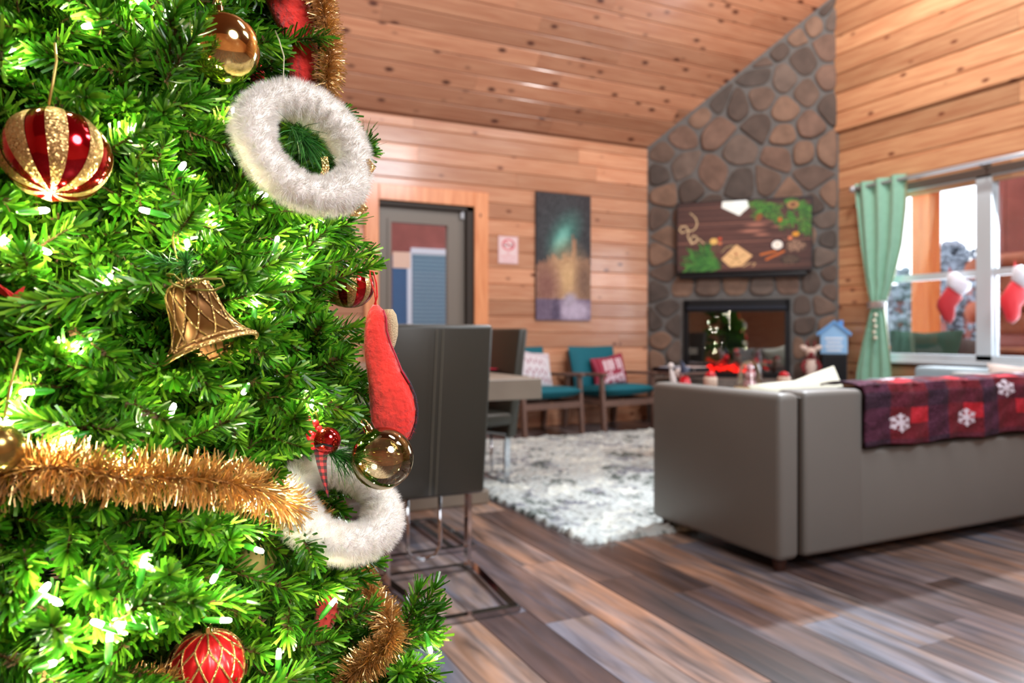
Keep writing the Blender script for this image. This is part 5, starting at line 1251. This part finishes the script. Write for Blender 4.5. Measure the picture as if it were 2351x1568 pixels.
# striped balls
M_rs = mat('red_mirror', (190, 8, 22), .12, .9, coat=.5)
def striped(c, r, up, sq, label, tw, nl=8, spin=0, cord=None):
    t = thing('striped_ball', label, 'ornament', tuple(c)); n = nl*12; m = 22
    ax = up.normalized(); a_, b_ = frame(ax); gs = {0: ([], []), 1: ([], [])}; ix = [{}, {}]
    def pt(i, k, lift):
        th = math.pi*i/m; w = 2*math.pi*k/n+spin+tw*(th/math.pi-.5); lobe = abs(math.sin((2*math.pi*k/n)*nl/2)); rr = r*(1+.05*(lobe-.6)+lift)*max(math.sin(th), .001)**.9; return tuple(c+ax*r*sq*math.cos(th)*(1+lift)+a_*math.cos(w)*rr+b_*math.sin(w)*rr)
    for k in range(n):
        s = int(k//(n/(nl*1))); q = (k % 12) < 6; V, Fc = gs[0 if q else 1]
        for i in range(m):
            l = 0 if q else .012; ids = []
            for key in ((i, k), (i+1, k), (i+1, k+1), (i, k+1)):
                D_ = ix[0 if q else 1]
                if key not in D_: D_[key] = len(V); V.append(pt(key[0], key[1], l))
                ids.append(D_[key])
            Fc.append(tuple(ids))
    obj('sphere', gs[0], M_rs, t, True); obj('glitter_stripes', gs[1], M_gg, t, True)
    cap_and_cord(t, c, up, r*sq, cord=cord); return t
striped(P(130, 357, .60), 112/F*.60, (UP-RT*.12+FW*.42), .88, 'large red and gold glitter striped ball at upper left', .45, 8, .3, [P(112, 240, .585), P(122, 190, .588), P(130, 140, .59), P(126, 100, .60)])
striped(P(800, 655, .93), 57/F*.93, (UP+RT*.08), .9, 'small red and gold striped ball half hidden behind a branch tip', .3, 8, .1)
# red ribbed ball with glitter diamonds
c = P(475, 1535, .70); r = 86/F*.70; up = (UP+RT*.03-FW*.05).normalized(); t = thing('red_ball', 'red ribbed ball with gold glitter diamonds at the bottom', 'ornament', tuple(c))
obj('sphere', ball(c, r, 96, 30, up, fn=lambda w, q: 1+.018*math.cos(24*w)), mat('satin_red', (206, 24, 34), .3, .5), t, True)
a_, b_ = frame(up); gl2 = []
def sp(th, w, k=1.012): return c+up*r*k*math.cos(th)+(a_*math.cos(w)+b_*math.sin(w))*r*k*math.sin(th)
for i in range(12):
    w = 2*math.pi*i/12; gl2.append(tube([sp(.12+.08*q, w) for q in range(8)], .0011, 5, flat=1))
    for s in (1, -1): gl2.append(tube([sp(.7+.09*q, w+s*math.pi/12*q/4*1.0) for q in range(5)], .0011, 5)); gl2.append(tube([sp(1.06+.1*q, w+math.pi/12+s*math.pi/12*q/5) for q in range(6)], .0011, 5)); gl2.append(tube([sp(1.56+.1*q, w+s*math.pi/12*q/5) for q in range(6)], .0011, 5))
obj('glitter_lines', merge(*gl2), M_gg, t); cap_and_cord(t, c, up, r, cord=[c+up*r*1.32+RT*.002, P(478, 1410, .70), P(470, 1375, .71), P(456, 1400, .70), c+up*r*1.32-RT*.002])
# cords of an ornament below the frame
for x, lb in ((0, 'gold twisted cord loop hanging under three bright bulbs, bottom left'),):
    cc = P(240, 1640, .62); t = thing('hanging_ball', lb, 'ornament', tuple(cc)); obj('sphere', ball(cc, .022, 24, 16), M_gold, t, True)
    obj('cord', tube([P(220, 1610, .62), P(220, 1500, .62), P(225, 1430, .62), P(245, 1415, .63), P(262, 1430, .62), P(262, 1500, .62), P(250, 1610, .62)], .0013, 6), M_cord, t, True)
# ------------------------------------------------------------------ gold wire bell
dB = .665; top = P(425, 655, dB); mouth = P(486, 806, dB-.004); ax = (top-mouth); HB_ = ax.length; ax.normalize()
t = thing('gold_bell', 'gold glitter lattice bell ornament with pine tuft, mid left', 'ornament', tuple(mouth))
prof = [(.008, 1.03), (.014, 1.0), (.0185, .93), (.0205, .8), (.0215, .62), (.0235, .45), (.027, .3), (.032, .16), (.0385, .06), (.041, 0)]
pr = [(a, b*HB_) for a, b in prof]
obj('shell', lathe(pr, 40, tuple(mouth), tuple(ax)), mat('bronze_shell', (120, 78, 34), .35, .6), t, True)
a_, b_ = frame(ax)
def pb(s, w, k=1.02):
    s = min(max(s, 0), 1)*(len(pr)-1); i = min(int(s), len(pr)-2); f = s-i; rr = (pr[i][0]*(1-f)+pr[i+1][0]*f)*k+.0004; z = pr[i][1]*(1-f)+pr[i+1][1]*f
    return mouth+ax*z+(a_*math.cos(w)+b_*math.sin(w))*rr
lat = []
for i in range(12):
    for s in (1, -1): lat.append(tube([pb(.12+.7*q/12, 2*math.pi*i/12+s*.95*q/12) for q in range(13)], .0008, 4))
obj('lattice', merge(*lat), M_gg, t)
obj('lip', merge(tube([pb(1, 2*math.pi*i/40, 1.0) for i in range(41)], .0019, 6), tube([pb(.86, 2*math.pi*i/40, 1.0) for i in range(41)], .0012, 6), tube([pb(.14, 2*math.pi*i/30) for i in range(31)], .0013, 6)), M_gg, t)
g_ = []; rs = random.Random(5)
for i in range(110):
    w = rs.uniform(0, 6.28); q = pb(rs.choice((rs.uniform(.82, 1), rs.uniform(0, .14), rs.uniform(0, 1))), w, 1.03); g_.append(ball(q, rs.uniform(.0008, .0016), 5, 4))
obj('glitter_grains', merge(*g_), M_gg, t); bpy.data.objects['glitter_grains']['kind'] = 'stuff'
sprig(P(430, 632, dB-.01), UP*.5+RT*.1-FW*.4, t, 150, .02, 1.5, seed=8); sprig(P(400, 610, dB-.01), -RT*.6+UP*.2-FW*.3, t, 70, .02, 1.1, seed=9)
M_gr = mat('olive_ribbon', (130, 116, 50), .35, .5)
obj('bow', merge(tube([P(430, 655, dB-.02), P(470, 640, dB-.025), P(508, 640, dB-.02), P(515, 655, dB-.02), P(490, 668, dB-.022), P(440, 664, dB-.02)], .0022, 6, flat=.5), tube([P(425, 655, dB-.02), P(400, 632, dB-.025), P(385, 628, dB-.02), P(392, 650, dB-.02), P(425, 662, dB-.02)], .0022, 6, flat=.5)), M_gr, t, True)
obj('cord', tube([P(420, 640, dB-.01), P(405, 590, dB-.01), P(396, 545, dB-.008), P(402, 520, dB)], .0007, 5), M_cord, t)
# ------------------------------------------------------------------ red felt stockings on the tree
M_felt = mat('red_felt', (232, 48, 38), .95, sheen=.6, noise=.2, nscale=26, bump=.5, bscale=120); M_stt = mat('black_stitching', (30, 26, 40), .8); M_burl = mat('cream_burlap', (206, 184, 146), .9, noise=.25, nscale=700, bump=.6, bscale=900)
def fuzz(rows, d, th, parent, n, edge=True, seed=2):
    rs = random.Random(seed); V, Fc = [], []
    for i in range(n):
        k = rs.random()*(len(rows)-1); j = int(k); f = k-j; a, b = rows[j], rows[min(j+1, len(rows)-1)]; y = a[0]+(b[0]-a[0])*f; x = (a[1]+(b[1]-a[1])*f) if rs.random() < .5 else (a[2]+(b[2]-a[2])*f)
        p_ = P(x, y, d); q = Vector((rs.gauss(0, 1), rs.gauss(0, 1), rs.gauss(0, 1)))*.0022; o = len(V); V += [p_, p_+Vector((.00012, 0, .00012)), p_+q]; Fc.append((o, o+1, o+2))
    o = obj('fuzz', (V, Fc), M_felt, parent); o['kind'] = 'stuff'
dS = .83
rows = [(700, 856, 868), (712, 848, 880), (730, 842, 886), (760, 837, 888), (790, 836, 897), (820, 838, 910), (850, 842, 922), (880, 846, 940), (910, 848, 952), (940, 850, 957), (965, 852, 956), (985, 862, 950), (1000, 890, 944), (1012, 918, 936)]
t = thing('felt_stocking', 'red felt stocking with cream patch hanging at the tree edge', 'stocking', tuple(P(860, 700, dS)))
obj('sock', loft(rows, dS, .016, 28, wob=.06), M_felt, t, True); fuzz(rows, dS-.006, .01, t, 500)
obj('edge_stitching', tube([P(r_[2]+1, r_[0], dS-.004) for r_ in rows[6:]], .0016, 6), M_stt, t, True)
obj('edge_piping', tube([P(r_[2], r_[0], dS-.006) for r_ in rows[1:8]], .0011, 6), mat('crimson_piping', (170, 20, 50), .7), t, True)
obj('burlap_cuff', loft([(710, 882, 902), (722, 882, 910), (745, 884, 914), (770, 888, 913), (792, 896, 907), (803, 900, 903)], dS+.012, .010, 20), M_burl, t, True)
obj('hanging_ribbon', merge(tube([P(858, 706, dS), P(866, 680, dS), P(864, 650, dS), P(858, 625, dS), P(850, 622, dS), P(850, 640, dS), P(860, 670, dS), P(864, 706, dS)], .0022, 6, flat=.4)), mat('red_satin', (214, 40, 40), .4), t, True)
dS2 = .90
rows = [(-60, 600, 700), (-20, 606, 708), (10, 612, 712), (40, 625, 722), (70, 640, 730), (110, 652, 731), (150, 660, 731), (190, 664, 730), (220, 668, 728), (250, 680, 724)]
t = thing('felt_stocking', 'bright red velvet stocking at the top edge of the tree', 'stocking', tuple(P(700, 0, dS2)))
obj('sock', loft(rows, dS2+.015, .018, 28, wob=.06), M_felt, t, True); obj('edge_stitching', tube([P(r_[2]+1, r_[0], dS2+.003) for r_ in rows], .0016, 6), M_stt, t, True)
obj('lining_fold', loft([(150, 566, 606), (170, 570, 608), (190, 578, 610), (205, 584, 606)], dS2+.0, .008, 14), M_felt, t, True)
dS3 = .83
rows = [(1342, 716, 752), (1360, 714, 768), (1380, 718, 778), (1400, 724, 780), (1420, 722, 776), (1440, 714, 764), (1455, 706, 744), (1466, 704, 724)]
t = thing('felt_stocking', 'small faded red stocking low in the tree, beside one bulb', 'stocking', tuple(P(745, 1340, dS3)))
obj('sock', loft(rows, dS3, .012, 22, wob=.08), mat('faded_red_felt', (206, 62, 60), .9, sheen=.4, noise=.2, nscale=40), t, True)
obj('burlap_cuff', loft([(1366, 770, 786), (1385, 772, 790), (1410, 772, 789), (1425, 772, 782)], dS3+.008, .006, 14), M_burl, t, True)
obj('hanging_ribbon', tube([P(738, 1342, dS3), P(722, 1322, dS3), P(722, 1300, dS3), P(730, 1330, dS3)], .0016, 6, flat=.5), bpy.data.materials['red_satin'], t)
# small bits
t = thing('cream_bell', 'cream and gold bell tucked behind needles, lower middle', 'ornament', tuple(P(600, 1290, .80)))
obj('shell', lathe([(.006, .03), (.012, .026), (.016, .015), (.02, 0), (.024, -.012)], 24, tuple(P(592, 1280, .79)), (.5, -.3, .8)), mat('champagne_satin', (226, 206, 140), .35, .4), t, True); obj('lip', lathe([(.0235, -.008), (.026, -.0125), (.0235, -.014)], 24, tuple(P(592, 1280, .79)), (.5, -.3, .8)), M_gg, t, True)
t = thing('red_bow', 'small red felt bow at the left edge of the tree', 'bow', tuple(P(30, 668, .56)))
for s in (0, 1):
    q = [P(-20, 640, .57), P(-2, 652, .565), P(20, 672, .56), P(34, 690, .56), P(40, 680, .56), P(14, 662, .562), P(-20, 662, .57)] if s == 0 else [P(30, 690, .56), P(38, 672, .558), P(58, 658, .56), P(52, 676, .56), P(42, 692, .56)]
    obj('loop', prism(q, -FW, .002), mat('bow_felt', (206, 44, 40), .85), t)
t = thing('pink_star', 'tiny pink and white star ornament lower middle', 'ornament', tuple(P(597, 1427, .77)))
sp_ = [P(597+(16 if i % 2 == 0 else 7)*math.cos(i*math.pi/5-.3), 1427+(16 if i % 2 == 0 else 7)*math.sin(i*math.pi/5-.3), .77) for i in range(10)]
obj('star', prism(sp_, -FW, .003, .001), mat('star_pink', (230, 170, 170), .6), t); obj('star_centre', ball(P(597, 1427, .766), .0022, 8, 6), M_berry, t)
# green and gold tinsel tuft at the silhouette
M_gt = mat('green_gold_foil', (90, 140, 40), .25, .8)
t = thing('foil_sprig', 'green and gold foil sprig beside the upper fur ring', 'ornament', tuple(P(828, 370, .90)))
s_ = sprig(P(826, 372, .90), UP*1.0+RT*.25, t, 70, .034, .7, 'foil_strands', 11); s_.data.materials[0] = M_gt
